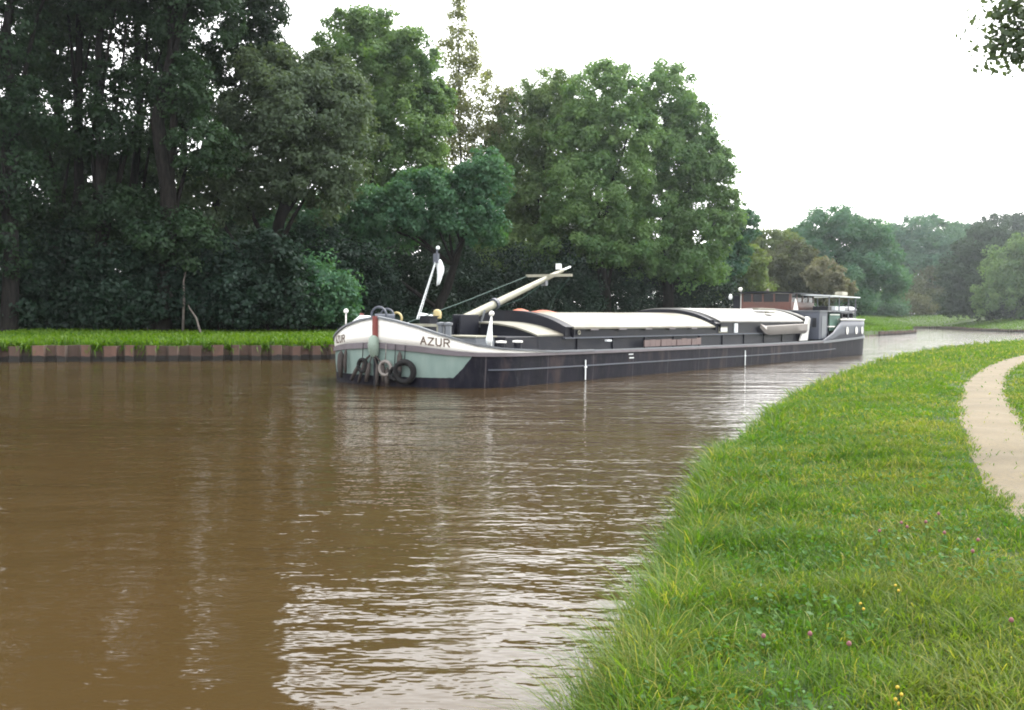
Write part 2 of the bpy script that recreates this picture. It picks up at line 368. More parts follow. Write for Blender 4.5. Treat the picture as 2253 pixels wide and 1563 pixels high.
# ---------------------------------------------------------------- sheet piling along the far side
def rustmat():
    n = NT('rusty_sheet_piling'); f = n.noise(1.7, 6, mp=(1, 1, .4)); sp = n.new('ShaderNodeSeparateXYZ')
    n.link(n.new('ShaderNodeNewGeometry').outputs['Position'], sp.inputs[0])
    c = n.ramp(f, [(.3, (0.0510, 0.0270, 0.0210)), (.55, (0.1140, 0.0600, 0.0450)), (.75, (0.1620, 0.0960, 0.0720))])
    tt_ = n.new('ShaderNodeAttribute'); tt_.attribute_name = 'tint'  # face tone: troughs painted darker for their shade and dirt
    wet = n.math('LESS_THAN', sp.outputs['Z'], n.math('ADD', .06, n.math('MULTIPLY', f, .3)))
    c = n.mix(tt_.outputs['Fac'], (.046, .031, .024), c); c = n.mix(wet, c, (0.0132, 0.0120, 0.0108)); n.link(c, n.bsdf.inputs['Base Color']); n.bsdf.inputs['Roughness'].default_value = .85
    n.bump(n.noise(20, 4), .5, .01); return n.m
M['rust'] = rustmat()
def piling(poly, label, top, seed):
    P = dense(np.array(poly), .05); seg = np.r_[0, np.cumsum(np.linalg.norm(np.diff(P, axis=0), axis=1))]
    per = .82; S = []; k = 0
    while k*per < seg[-1]:
        q_ = .34 + .10*math.sin(k*2.7)*math.sin(k*1.1)
        for a, o in ((.0, 0), (.09, .26), (.09+q_, .26), (.18+q_, 0)): S.append((k*per + a + .05*math.sin(k*5.1), o))
        k += 1
    rows = []; mb = MB(); rr = random.Random(seed)
    t = np.gradient(P, axis=0); t /= np.linalg.norm(t, axis=1)[:, None]
    zt = top
    for i, (s, o) in enumerate(S):
        if s > seg[-1]: break
        if i % 4 == 0: zt = top + rr.uniform(-.05, .03)
        x = np.interp(s, seg, P[:,0]); y = np.interp(s, seg, P[:,1]); tx = np.interp(s, seg, t[:,0]); ty = np.interp(s, seg, t[:,1])
        nx_, ny_ = ty, -tx       # towards the water
        rows.append([(x+nx_*(o-.1), y+ny_*(o-.1), zt), (x+nx_*o, y+ny_*o, zt), (x+nx_*o, y+ny_*o, -.6)])
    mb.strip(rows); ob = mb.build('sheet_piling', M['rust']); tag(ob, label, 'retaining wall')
    at_ = ob.data.attributes.new('tint', 'FLOAT', 'FACE'); at_.data.foreach_set('value', np.array([rr.choice((.25, .45, .6, .85)) if (i//2) % 4 == 1 else rr.uniform(0, .45) for i in range(len(ob.data.polygons))], np.float32))  # proud faces lighter, recessed ones darkened with painted shade and dirt
iL = [p for p in WLs if -62 < p[0] and p[1] < 112 and p[0] < 45]
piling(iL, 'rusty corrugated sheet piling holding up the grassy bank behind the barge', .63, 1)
iP = [p for p in WLs if p[1] > 111 and p[1] < 150 and 38 < p[0] < 58]
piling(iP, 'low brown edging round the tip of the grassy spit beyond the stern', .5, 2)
iF = [p for p in WLs if p[0] > 78.5 and p[0] < 160]
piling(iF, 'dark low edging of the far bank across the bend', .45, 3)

# ---------------------------------------------------------------- foliage
def foliage(lobes, nleaf, size, seed, clump=.22, fill=.35, droop=0.0):
    """lobes: (centre, (rx, ry, rz)). Leaves in clumps spread over each lobe's shell and, more thinly, inside it."""
    g = np.random.default_rng(seed); vol = np.array([(r[0]*r[1]*r[2])**(2/3) for _, r in lobes]); vol /= vol.sum()
    C, N, T = [], [], []
    for (c, r), fr in zip(lobes, vol):
        r = np.array(r, float); c = np.array(c, float); n = int(nleaf*fr); rm = r.mean()
        rc = clump*rm; rc = min(max(rc, .35), 1.9)
        nc = max(14, int(5.5*(rm/rc)**2))
        d = g.normal(size=(nc, 3)); d /= np.linalg.norm(d, axis=1)[:, None]
        d[:, 2] = np.where(d[:, 2] < -.8, -d[:, 2], d[:, 2])
        rad = np.where(g.random(nc) < fill, g.uniform(.35, .8, nc), g.uniform(.8, 1.06, nc))
        cc = c + d*rad[:, None]*r*.95; cs = rc*g.uniform(.6, 1.35, nc); ctint = g.random(nc)
        k = g.integers(0, nc, n)
        o = g.normal(size=(n, 3)); o /= np.linalg.norm(o, axis=1)[:, None]
        rr = g.random(n)**.45
        off = o*rr[:, None]*cs[k][:, None]; off[:, 2] *= .8
        off[:, 2] -= droop*np.hypot(off[:, 0], off[:, 1])
        C.append(cc[k] + off); nn = o*.7 + d[k]*.35 + np.array([0, 0, .45]) + g.normal(size=(n, 3))*.55
        N.append(nn); T.append(np.clip(ctint[k]*.55 + g.random(n)*.45, 0, 1))
    C = np.concatenate(C); N = np.concatenate(N); T = np.concatenate(T); N /= np.linalg.norm(N, axis=1)[:, None]
    n = len(C); t = np.cross(N, g.normal(size=(n, 3))); t /= np.linalg.norm(t, axis=1)[:, None]; b = np.cross(N, t)
    s = size*g.uniform(.55, 1.25, n)[:, None]
    V = np.stack([C + t*s*.5, C + b*s*.30 + N*s*.06, C - t*s*.5, C - b*s*.30 + N*s*.06], 1).reshape(-1, 3)
    return V, np.arange(4*n).reshape(n, 4), T
def trunkmb(base, top, r, lobes, seed, lean=None, limbs=7):
    rr = random.Random(seed); base = Vector(base); top = Vector(top); mb = MB(); pts = []; n = 7
    for i in range(n+1):
        t = i/n; p = base.lerp(top, t) + Vector((rr.uniform(-1, 1), rr.uniform(-1, 1), 0))*(.35*r*2 if 0 < i < n else 0)
        pts.append(p)
    mb.tube([pts[0] - Vector((0, 0, .3))] + pts, [r*1.35, r*1.1] + [r*(1-.8*i/n) for i in range(1, n+1)], 8)
    for j in range(limbs):
        c, rad = lobes[j % len(lobes)]; c = Vector(c) + Vector((rr.uniform(-1, 1)*rad[0], rr.uniform(-1, 1)*rad[1], rr.uniform(-.6, .6)*rad[2]))*.6
        t = min(max((c.z - (top-base).length*.25 - base.z)/max(.1, (top.z-base.z)), .25), .85); i0 = int(t*n)
        a = pts[i0]; m = a.lerp(c, .5) + Vector((0, 0, .08*(c-a).length)) + Vector((rr.uniform(-.3, .3), rr.uniform(-.3, .3), 0))
        q = r*(1-.75*t)*.55; mb.tube([a, a.lerp(m, .55) + Vector((0, 0, .02)), m, m.lerp(c, .6), c], [q, q*.8, q*.6, q*.4, q*.15], 6, cap=False)
    return mb
def tree(D, base_u, lobes_px, label, mat, nleaf, size, tr=.3, seed=0, name='broadleaf_tree', cat='tree', clump=.22, fill=.35, group='trees along the wooded bank', depth=1.0, limbs=7, trunk_top=None, droop=0, trunk=True, thin=1.0):
    b = at(base_u, 700, D); z0 = gz1(b.x, b.y); b = Vector((b.x, b.y, z0))
    rt = empty(name, b); tag(rt, label, cat, group); nleaf = int(nleaf*thin*(1.9 if name == 'broadleaf_tree' else 1.3))
    L = []
    for l in lobes_px:
        u, v, ru, rv = l[:4]; dd = l[4] if len(l) > 4 else 0
        c = at(u, v, D + dd); k = (D + dd)/F_
        L.append((c - b, (ru*k*1.1, ru*k*1.1*depth, rv*k*1.1)))
    V, Fq, T = foliage(L, nleaf, size, seed + 100, clump, fill, droop)
    V[:, 2] = np.where(V[:, 2] < .02, .02 + np.abs(V[:, 2])*.15, V[:, 2])
    npmesh('crown', V, Fq, mat, rt, T)
    if trunk:
        if trunk_top is None: tt = max(L, key=lambda q: q[0].z)[0]
        else: tt = at(trunk_top[0], trunk_top[1], D) - b
        trunkmb((0, 0, 0), tt, tr, L, seed, limbs=limbs).build('trunk', M['bark'], rt, smooth=True)
    return rt

LS = .24
tree(50, 20, [(10,60,90,110),(-60,200,120,130),(60,250,70,70),(10,400,90,90),(50,-90,160,110),(20,-280,190,150),(-60,-450,190,140),(60,-600,220,140),(-40,520,110,110)], 'tall dark tree at the end of the wood, cut off by the picture edge', L_dark, 46000, LS*1.02, .42, 1, trunk_top=(30,-380))
tree(54, 160, [(150,40,90,60),(110,190,60,60),(150,320,80,50),(190,-60,120,80),(180,-240,150,130),(200,-420,150,120),(240,-600,200,130),(120,470,90,60)], 'tall thin-crowned dark tree with upper branches open to the sky', L_dark, 34000, LS*1.02, .34, 2, trunk_top=(180,-380), thin=.85, clump=.3)
tree(53, 222, [(235,300,105,60),(225,190,42,55),(250,30,70,50),(300,190,50,40),(240,-70,110,80),(250,-230,150,130),(240,-400,150,120),(260,480,90,60)], 'straight dark trunk with bright gaps of sky round its high crown', L_dark, 34000, LS*1.02, .34, 3, trunk_top=(225,-360), thin=.85, clump=.3)
tree(57, 300, [(330,70,75,80),(390,310,70,60),(330,-70,120,80),(320,-230,150,120),(340,-400,150,120),(420,-560,180,120),(330,230,60,50),(330,500,90,70)], 'slim dark tree standing just beside the thickest trunk', L_dark, 34000, LS*1.02, .30, 4, trunk_top=(300,-360), thin=.85, clump=.3)
tree(52, 352, [(440,40,90,70),(410,190,60,70),(450,330,70,60),(400,-70,130,80),(410,-230,160,130),(430,-400,150,110),(380,540,100,70)], 'thick dark trunk rising through the wood with a leaning fork', L_dark, 38000, LS*1.02, .55, 5, trunk_top=(375,-360), thin=.85, clump=.3)
tree(60, 420, [(560,30,70,60),(520,120,70,60),(470,210,60,60),(560,-80,110,60),(530,-220,120,90),(500,-370,120,90),(590,110,40,40)], 'open crowned tree leaning over the gap of bright sky', L_dark, 34000, LS*1.02, .36, 6, trunk_top=(560,40), thin=.85, clump=.3)
tree(58, 555, [(640,250,150,120),(560,350,110,100),(740,310,90,130),(480,420,80,80),(660,400,120,90),(720,180,70,60),(590,190,90,70)], 'broad dull green tree with a dense rounded crown over the bow of the barge', L_purp, 52000, LS, .5, 7)
tree(76, 830, [(800,120,100,90),(890,150,75,80),(720,190,70,70),(870,280,110,90),(780,260,90,90),(950,240,50,60),(900,380,90,60)], 'tallest rounded pale green crown at the middle of the wood', L_mid, 52000, .29, .45, 8)
tree(86, 1020, [(1008,40,24,45),(1010,110,42,50),(1035,190,50,55),(990,240,50,50),(1060,280,45,45),(1110,230,30,40),(1000,330,60,50)], 'tall thin airy tree with sky showing through its pale leaves', L_airy, 9500, .26, .16, 9, clump=.4, limbs=12)
tree(66, 945, [(1065,400,62,62),(940,440,90,60),(1020,490,90,60),(860,500,90,60),(780,460,70,60),(740,530,60,50)], 'low spreading tree with blue-green lobes over the flagstaff of the barge', L_teal, 34000, .26, .36, 10, limbs=10)
tree(88, 1170, [(1215,235,70,75),(1150,300,80,90),(1230,330,90,90),(1110,400,90,80),(1190,440,100,90),(1170,540,110,70)], 'green tree with a small round top left of the twin-topped tree', L_mid, 40000, .3, .42, 11)
tree(84, 1330, [(1330,225,80,75),(1290,300,80,70),(1380,320,80,80),(1320,420,110,80),(1280,520,90,70),(1370,540,90,60)], 'large green tree with a flat domed top behind the lowered mast', L_mid, 44000, .3, .5, 12)
tree(87, 1470, [(1465,225,75,75),(1520,290,55,70),(1480,370,90,80),(1550,380,60,70),(1430,480,90,80),(1540,500,80,70),(1595,370,26,40),(1600,470,36,60),(1480,590,110,50)], 'large green tree ending the wood in a stepped edge against the sky', L_mid, 52000, .3, .5, 13)
tree(98, 1590, [(1600,560,50,60),(1640,500,30,40),(1560,600,60,50)], 'small dark tree tucked under the stepped edge of the wood', L_teal, 11000, .3, .25, 14)
tree(63, 120, [(110,120,120,100),(60,330,100,70),(200,400,90,60),(310,360,70,60),(150,-90,150,110),(100,-280,150,120)], 'tall dark tree one row back behind the two thinnest trunks', L_dark, 34000, .3, .3, 20, trunk_top=(120,-260))
tree(66, 400, [(380,130,80,60),(300,-20,110,70),(470,-60,130,90),(420,260,70,50),(350,-240,150,120),(500,-250,130,110),(270,-90,120,70),(460,-150,140,90),(200,-200,130,100),(330,-420,180,120)], 'tall dark tree one row back behind the leaning fork', L_dark, 60000, .3, .3, 21, trunk_top=(400,-240))
tree(92, 130, [(30,-170,160,110),(200,-140,150,95),(110,-330,200,140),(240,-380,180,140)], 'very tall tree added far back with its crown out of view above the shaded end', L_dark, 34000, .4, .3, 22, trunk_top=(130,-330), limbs=4)  # added to block sky reflected in the water; crown above the view
tree(94, 400, [(340,-150,150,95),(490,-150,120,95),(420,-330,180,140),(560,-300,120,100),(640,-250,50,60),(670,-140,34,36),(610,-420,90,80),(720,-330,50,50)], 'very tall tree added far back with its crown out of view behind the leaning tree', L_dark, 34000, .4, .3, 23, trunk_top=(420,-330), limbs=4)  # second added sky blocker for the water reflection, lobes above the view
# second row, deeper in the wood
tree(74, 80, [(60,330,120,90),(120,540,140,90),(-60,450,130,110)], 'deep dark tree behind the front trunks at the shaded end of the wood', L_dark, 20000, .32, .35, 15)
tree(78, 430, [(400,560,150,80),(300,520,130,80),(520,560,120,70),(430,430,60,50),(530,470,60,40),(330,400,60,60)], 'dark low crowned tree seen between the trunks and below the sky gaps', L_dark, 22000, .32, .35, 16)
tree(80, 690, [(680,560,120,80),(760,600,110,70),(610,560,90,70),(830,430,60,40),(560,500,70,40),(700,480,70,50),(620,470,50,35)], 'shaded tree behind the bow with a few glints of sky above it', L_teal, 22000, .32, .35, 17)
tree(98, 930, [(960,560,130,80),(880,590,120,70),(1060,570,120,80)], 'shaded tree behind the flagstaff deep in the wood', L_dark, 20000, .36, .35, 18)
tree(104, 1220, [(1190,590,130,70),(1300,590,130,70),(1420,600,130,60)], 'shaded tree behind the lowered mast deep in the wood', L_dark, 22000, .36, .35, 19)
# understory shrubs
def shrub(D, u, ru, rv, v, label, mat, nleaf, size, seed, name='shrub', group='shrubs at the foot of the wood'):
    zb = 700 + (10 if D < 130 else -6); return tree(D, u, [(u, v, ru, rv), (u-ru*.45, v+rv*.35, ru*.7, rv*.7), (u+ru*.5, v+rv*.3, ru*.7, rv*.7), (u-ru*.5, zb-22, ru*.7, 34 if D < 130 else 20), (u+ru*.5, zb-22, ru*.7, 34 if D < 130 else 20)], label, mat, nleaf, size, .08, seed, name, 'shrub', .3, .4, group, limbs=5)
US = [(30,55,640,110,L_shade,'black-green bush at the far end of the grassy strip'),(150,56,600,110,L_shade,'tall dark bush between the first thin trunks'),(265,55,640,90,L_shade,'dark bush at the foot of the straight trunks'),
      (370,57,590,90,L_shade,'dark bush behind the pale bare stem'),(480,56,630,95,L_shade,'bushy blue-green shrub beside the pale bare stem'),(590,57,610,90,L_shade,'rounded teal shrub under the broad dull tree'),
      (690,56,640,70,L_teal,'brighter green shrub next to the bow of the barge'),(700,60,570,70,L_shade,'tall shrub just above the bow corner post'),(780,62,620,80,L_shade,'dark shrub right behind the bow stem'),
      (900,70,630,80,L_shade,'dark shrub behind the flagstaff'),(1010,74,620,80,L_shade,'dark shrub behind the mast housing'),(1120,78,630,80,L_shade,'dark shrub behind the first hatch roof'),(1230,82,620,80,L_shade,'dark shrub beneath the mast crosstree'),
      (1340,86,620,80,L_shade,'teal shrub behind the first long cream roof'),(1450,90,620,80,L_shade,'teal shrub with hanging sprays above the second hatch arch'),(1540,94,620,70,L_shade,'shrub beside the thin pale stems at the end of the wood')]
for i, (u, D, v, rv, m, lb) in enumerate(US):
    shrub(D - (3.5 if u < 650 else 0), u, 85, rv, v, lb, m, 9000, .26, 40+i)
# bare pale stem and leaning dead branch seen at the edge of the wood
def stem(name, pts, r, label):
    mb = MB(); P = [at(u, v, D) for u, v, D in pts]; P[0].z = gz1(P[0].x, P[0].y) - .05
    mb.tube(P, [r*(1-.6*i/(len(P)-1)) for i in range(len(P))], 7)
    o = mb.build(name, M['palebark'], smooth=True); tag(o, label, 'dead branch'); return o
n_ = NT('pale_bark'); n_.link(n_.ramp(n_.noise(4, 5), [(.3, (0.0600, 0.0510, 0.0450)), (.7, (0.1320, 0.1140, 0.1020))]), n_.bsdf.inputs['Base Color']); n_.bsdf.inputs['Roughness'].default_value = .9; M['palebark'] = n_.m
stem('bare_stem', [(402,720,51),(405,660,51),(404,620,51.2),(412,585,51.4)], .07, 'pale bare upright stem at the edge of the wood')
stem('fallen_branch', [(443,727,49.5),(432,700,50),(418,680,50.4),(414,672,50.6)], .06, 'short dead branch leaning from the grass into the bushes')

FS = .55; gR = 'trees round the bend'
tree(112, 1600, [(1590,600,50,45),(1640,590,45,50),(1560,640,50,35),(1650,640,50,35)], 'pale green bushy tree just left of the wheelhouse', L_pale, 13000, .36, .2, 60, group=gR)
tree(150, 1680, [(1685,540,40,30),(1650,560,40,40),(1720,545,40,40),(1640,620,60,50)], 'small pale tree in the dip between the wood and the round tree', L_pale, 11000, .45, .25, 61, group=gR)
tree(168, 1850, [(1830,515,70,55),(1880,540,70,60),(1770,560,60,55),(1860,620,110,60),(1930,600,60,70)], 'big round-topped green tree standing alone above the stern', L_teal, 34000, .5, .5, 62, group=gR)
tree(135, 1735, [(1735,590,62,52),(1700,630,50,40),(1790,640,50,40)], 'brownish domed tree behind the wheelhouse', L_oliv, 15000, .4, .3, 63, group=gR)
tree(128, 1812, [(1812,610,40,36),(1840,640,36,30)], 'pinkish olive bush behind the stern canopy', L_pink, 7000, .36, .15, 64, group=gR, name='autumn_bush', cat='bush')
tree(270, 2035, [(2035,530,72,52),(1975,550,50,50),(2040,600,90,60)], 'distant blue-green domed tree over the bend in the canal', L_teal, 22000, .75, .5, 65, group=gR)
tree(290, 1930, [(1940,540,60,45),(1920,600,70,60)], 'distant tree half hidden behind the round-topped one', L_mid, 13000, .75, .5, 66, group=gR)
tree(300, 2120, [(2110,525,40,30),(2150,530,40,35),(2100,590,60,50)], 'far low topped tree in the notch of the skyline', L_teal, 13000, .8, .5, 67, group=gR)
tree(280, 2215, [(2205,510,60,35),(2270,510,60,40),(2240,580,90,60)], 'flat topped distant tree behind the dark domed one', L_dark, 18000, .75, .5, 68, group=gR)
tree(215, 2175, [(2180,560,70,55),(2130,610,60,60),(2210,630,90,60)], 'dark domed tree on the far bank above the water', L_dark, 28000, .6, .5, 69, group=gR)
tree(196, 2250, [(2260,590,80,65),(2210,650,60,50),(2300,650,80,60)], 'dark olive green tree closing the far bank at the edge of the view', L_mid, 26000, .55, .5, 70, group=gR)
tree(258, 2050, [(2060,640,70,45),(2000,660,60,35),(2110,650,60,40)], 'sloping olive thicket between the dark domed tree and the bend', L_oliv, 18000, .6, .2, 71, group=gR, name='thicket_tree')
for i, (D, u, ru, rv, v, m, lb) in enumerate([(240,1925,60,28,676,L_teal,'low green bush beyond the grassy spit'),(246,1985,60,28,672,L_oliv,'olive bush where the far grass begins'),(252,2075,60,28,676,L_dark,'dark bush under the sloping thicket'),(218,2150,60,30,672,L_dark,'dark bush at the foot of the domed tree'),(198,2230,60,30,672,L_dark,'dark bush at the foot of the olive green tree'),(175,1860,50,28,668,L_teal,'bush peeping out behind the stern rail'),(150,1700,60,30,665,L_mid,'green bush behind the red wheelhouse wall')]):
    shrub(D, u, ru, rv, v, lb, m, 8000, .5, 80+i, group='bushes round the bend')
# far woodland masses
def mass(name, spots, mat, size, n, seed):
    L = [((x, y, gz1(x, y) + h*.45), (rw, rw, h*.6)) for x, y, rw, h in spots]
    V, Fq, T = foliage(L, n, size, seed, .3, .3); o = npmesh(name, V, Fq, mat, None, T); tag(o, kind='stuff', label='dense far-off woodland closing the view behind the trees', cat='woodland'); return o
mr = random.Random(5)
mass('woodland', [(-95+i*6.5+mr.uniform(-2,2), 108+mr.uniform(-6,10)+max(0, i-14)*2.5, 5.5, mr.uniform(10, 13)) for i in range(17)], L_dark, .6, 60000, 9)
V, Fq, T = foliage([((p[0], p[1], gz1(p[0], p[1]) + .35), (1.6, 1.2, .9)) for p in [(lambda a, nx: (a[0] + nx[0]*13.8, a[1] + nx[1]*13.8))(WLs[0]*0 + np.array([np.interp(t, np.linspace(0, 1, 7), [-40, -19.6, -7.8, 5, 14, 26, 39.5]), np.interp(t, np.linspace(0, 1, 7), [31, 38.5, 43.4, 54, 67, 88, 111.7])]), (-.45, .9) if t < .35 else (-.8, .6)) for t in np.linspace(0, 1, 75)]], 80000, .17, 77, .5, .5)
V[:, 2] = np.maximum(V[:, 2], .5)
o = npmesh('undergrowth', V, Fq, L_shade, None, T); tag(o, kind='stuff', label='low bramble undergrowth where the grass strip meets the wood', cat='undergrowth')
mass('woodland', [(45+i*9.5+mr.uniform(-2,2), 335+mr.uniform(-10,10), 9, mr.uniform(14, 22)) for i in range(26)], L_teal, 1.1, 50000, 10)

# overhanging branch reaching into the top corner, from a tree beside the path
def near_tree():
    bx, by = 10.3, 14.4; z0 = gz1(bx, by); rt = empty('birch_tree', (bx, by, z0)); tag(rt, 'near tree whose leafy branch tips hang into the top corner of the sky', 'tree')
    b = Vector((bx, by, z0)); tips = [(2215,20),(2195,60),(2225,100),(2240,40),(2250,120),(2210,118),(2185,98),(2245,5),(2270,60),(2290,110),(2320,30),(2300,-60),(2230,-50),(2350,80)]
    mb = MB(); top = Vector((-.3, 0, 9.5)); mb.tube([(0,0,-.3),(0,0,0),(.05,0,2.5),(-.1,.05,5),(-.2,0,7.5),top], [.26,.22,.19,.15,.1,.03], 9)
    L = []
    for u, v in tips:
        p = at(u, v, 14.2) - b; L.append((p, (.26, .26, .20)))
        s = Vector((-.15, 0, max(3.5, p.z - 1.2))); m = s.lerp(p, .5) + Vector((0, 0, .5)); mb.tube([s, m, m.lerp(p, .6), p], [.06, .04, .028, .010], 6, cap=False)
    for k in range(16):
        a = mr.uniform(-1.2, 1.6); rr_ = mr.uniform(.8, 2.6); p = Vector((rr_*math.cos(a)+.3, rr_*math.sin(a), mr.uniform(4.5, 9.5))); L.append((p, (.7, .7, .5)))
        mb.tube([(-.1, 0, p.z-1), Vector((0,0,p.z-.5)).lerp(p, .6), p], [.05, .03, .01], 5, cap=False)
    mb.build('trunk', M['bark'], rt, smooth=True)
    V, Fq, T = foliage(L[:len(tips)], 1500, .11, 5, .9, .5); V2, F2, T2 = foliage(L[len(tips):], 9000, .10, 6, .5, .5)
    npmesh('crown', np.r_[V, V2], np.r_[Fq, F2 + len(V)], L_purp, rt, np.r_[T, T2])
near_tree()

# ---------------------------------------------------------------- grass
def blades(X, Y, Z, h, wdt, mat, name, seed, bend=.5):
    g = np.random.default_rng(seed); n = len(X); a = g.uniform(0, 2*math.pi, n); d = np.stack([np.cos(a), np.sin(a), 0*a], 1)
    s = np.stack([-np.sin(a), np.cos(a), 0*a], 1); bnd = (g.uniform(.1, 1, n)*bend)[:, None]*h[:, None]; base = np.stack([X, Y, Z - .02], 1); up = np.array([0, 0, 1.])
    a2 = a + g.uniform(-.9, .9, n); s2 = np.stack([-np.sin(a2), np.cos(a2), 0*a2], 1)
    p1 = base + up*h[:, None]*.5 + d*bnd*.22; p2 = base + up*h[:, None]*.85 + d*bnd*.62; p3 = base + up*h[:, None]*.98 + d*bnd*1.15
    w_ = wdt[:, None]/2
    V = np.stack([base - s*w_, base + s*w_, p1 + s2*w_*.9, p1 - s2*w_*.9, p2 + s2*w_*.65, p2 - s2*w_*.65, p3], 1).reshape(-1, 3)
    i = np.arange(n)[:, None]*7
    Q = np.concatenate([i + np.array([[0,1,2,3]]), i + np.array([[3,2,4,5]])], 0); Tr = i + np.array([[5,4,6]])
    t = np.clip(.5 + .10*wav(X, Y, .9, 1.7) + .12*wav(X*.8 + Y*.6, Y*.8 - X*.6, 2.3, .4) + .08*wav(X*.6 - Y*.8, X*.8 + Y*.6, 5.7, 1.1) + g.normal(0, .30, n), 0, 1); tint = np.r_[t, t, t]
    o = npmesh(name, V, Q.astype(np.int32), mat, None, tint, tri=Tr.astype(np.int32)); return o
pd_l = lambda X, Y: sdist(X, Y, pls[::6])
XX, YY, HH, WW = [], [], [], []
for (y0, y1, dens, h, wd_) in ((2.6, 6, 5400, .165, .0062), (6, 9, 3600, .16, .008), (9, 14, 2100, .155, .0115), (14, 22, 900, .16, .017), (22, 36, 230, .19, .026), (36, 62, 75, .22, .045), (62, 100, 22, .26, .08)):
    x0, x1 = 0, y1*.56 + 1.5
    n = int((x1-x0)*(y1-y0)*dens); X = rng.uniform(x0, x1, n); Y = rng.uniform(y0, y1, n)
    keep = (X < Y*.53 + .8) & (X > Y*.05 - .4); X, Y = X[keep], Y[keep]
    dr = -sdist(X, Y, WRs); pdist = -pd_l(X, Y)
    # bare worn patch near the bottom of the slope and thinner turf next to the path
    bare = np.exp(-(((X-1.05)/.30)**2 + ((Y-4.75)/.28)**2)) + .8*np.exp(-(((X-1.25)/.2)**2 + ((Y-4.2)/.3)**2))
    keep = (dr > -.12) & ((pdist < .03 + rng.normal(0, .05, len(X)) + .04*wav(X, Y, 4, 1)) | (pdist > PW - .03 - np.abs(rng.normal(0, .05, len(X)))) | (rng.random(len(X)) < .012)) & (rng.random(len(X)) > bare*.9)
    X, Y, dr, pdist = X[keep], Y[keep], dr[keep], pdist[keep]
    edge = np.clip(1 - dr/1.0, 0, 1); clumpy = .85 + .16*wav(X*.8 + Y*.6, Y*.8 - X*.6, 3.1, .9) + .18*wav(X*.6 - Y*.8, X*.8 + Y*.6, 6.3, 2.2) + .12*wav(X, Y, 13., .3)
    dp = np.clip(np.minimum(np.abs(pdist), np.abs(pdist-PW))/.5, .7, 1)
    hh = h*(.55 + 1.15*edge)*np.clip(clumpy, .45, 1.5)*rng.uniform(.4, 1.5, len(X))*dp
    XX.append(X); YY.append(Y); HH.append(hh); WW.append(wd_*rng.uniform(.6, 1.4, len(X)))
XX, YY, HH, WW = map(np.concatenate, (XX, YY, HH, WW))
o = blades(XX, YY, ground_z(XX, YY), HH, WW, L_grass, 'grass', 3, 1.5); tag(o, kind='stuff', label='long uncut grass on the near bank beside the path', cat='grass')
# broad-leaved weeds and clover among the grass
n = 24000; Y = 2.6 + rng.random(n)**1.6*22; X = rng.uniform(0, 1, n)*(Y*.5 + .5); dr = -sdist(X, Y, WRs); pdist = -pd_l(X, Y)
k = (dr > -.05) & (pdist < -.1) & ((wav(X, Y, 1.7, 3.) > -.1) | (dr < .8)); X, Y, dr = X[k], Y[k], dr[k]
C = np.stack([X, Y, ground_z(X, Y) + rng.uniform(.03, .15, len(X))*(1 + .8*np.clip(1-dr, 0, 1))], 1); N = rng.normal(size=C.shape)*.4 + [0, 0, 1]; N /= np.linalg.norm(N, axis=1)[:, None]
t = np.cross(N, rng.normal(size=C.shape)); t /= np.linalg.norm(t, axis=1)[:, None]; b = np.cross(N, t); s = (rng.uniform(.007, .020, len(X))*(1 + Y/25))[:, None]
V = np.stack([C + t*s, C + b*s*.6, C - t*s, C - b*s*.6], 1).reshape(-1, 3)
o = npmesh('weeds', V, np.arange(4*len(X)).reshape(-1, 4), L_weed, None, rng.random(len(X))); tag(o, kind='stuff', label='broad leaved weeds and clover mixed through the near grass', cat='weeds')
# far strip of grass on the other bank
n = 150000; X = rng.uniform(-24, 60, n); Y = rng.uniform(36, 160, n); dl = sdist(X, Y, WLs)
k = (dl > .1) & (dl < 16) & (rng.random(n) < np.clip(1.15 - dl/14, .2, 1)); X, Y, dl = X[k], Y[k], dl[k]
n2 = 60000; X2 = rng.uniform(-24, 12, n2); Y2 = rng.uniform(36, 66, n2); d2 = sdist(X2, Y2, WLs); k2 = (d2 > .08) & (d2 < 13); X, Y, dl = np.r_[X, X2[k2]], np.r_[Y, Y2[k2]], np.r_[dl, d2[k2]]
n3 = 90000; X3 = rng.uniform(40, 130, n3); Y3 = rng.uniform(112, 255, n3); d3 = sdist(X3, Y3, WLs); k3 = (d3 > .1) & (d3 < 22); X, Y, dl = np.r_[X, X3[k3]], np.r_[Y, Y3[k3]], np.r_[dl, d3[k3]]
o = blades(X, Y, ground_z(X, Y), rng.uniform(.08, .24, len(X))*(1 + .9*(dl < .5)), np.full(len(X), .06)*(1 + Y/120), L_lawn, 'grass', 4, .9); tag(o, kind='stuff', label='bright mown grass strip along the opposite bank', cat='grass')

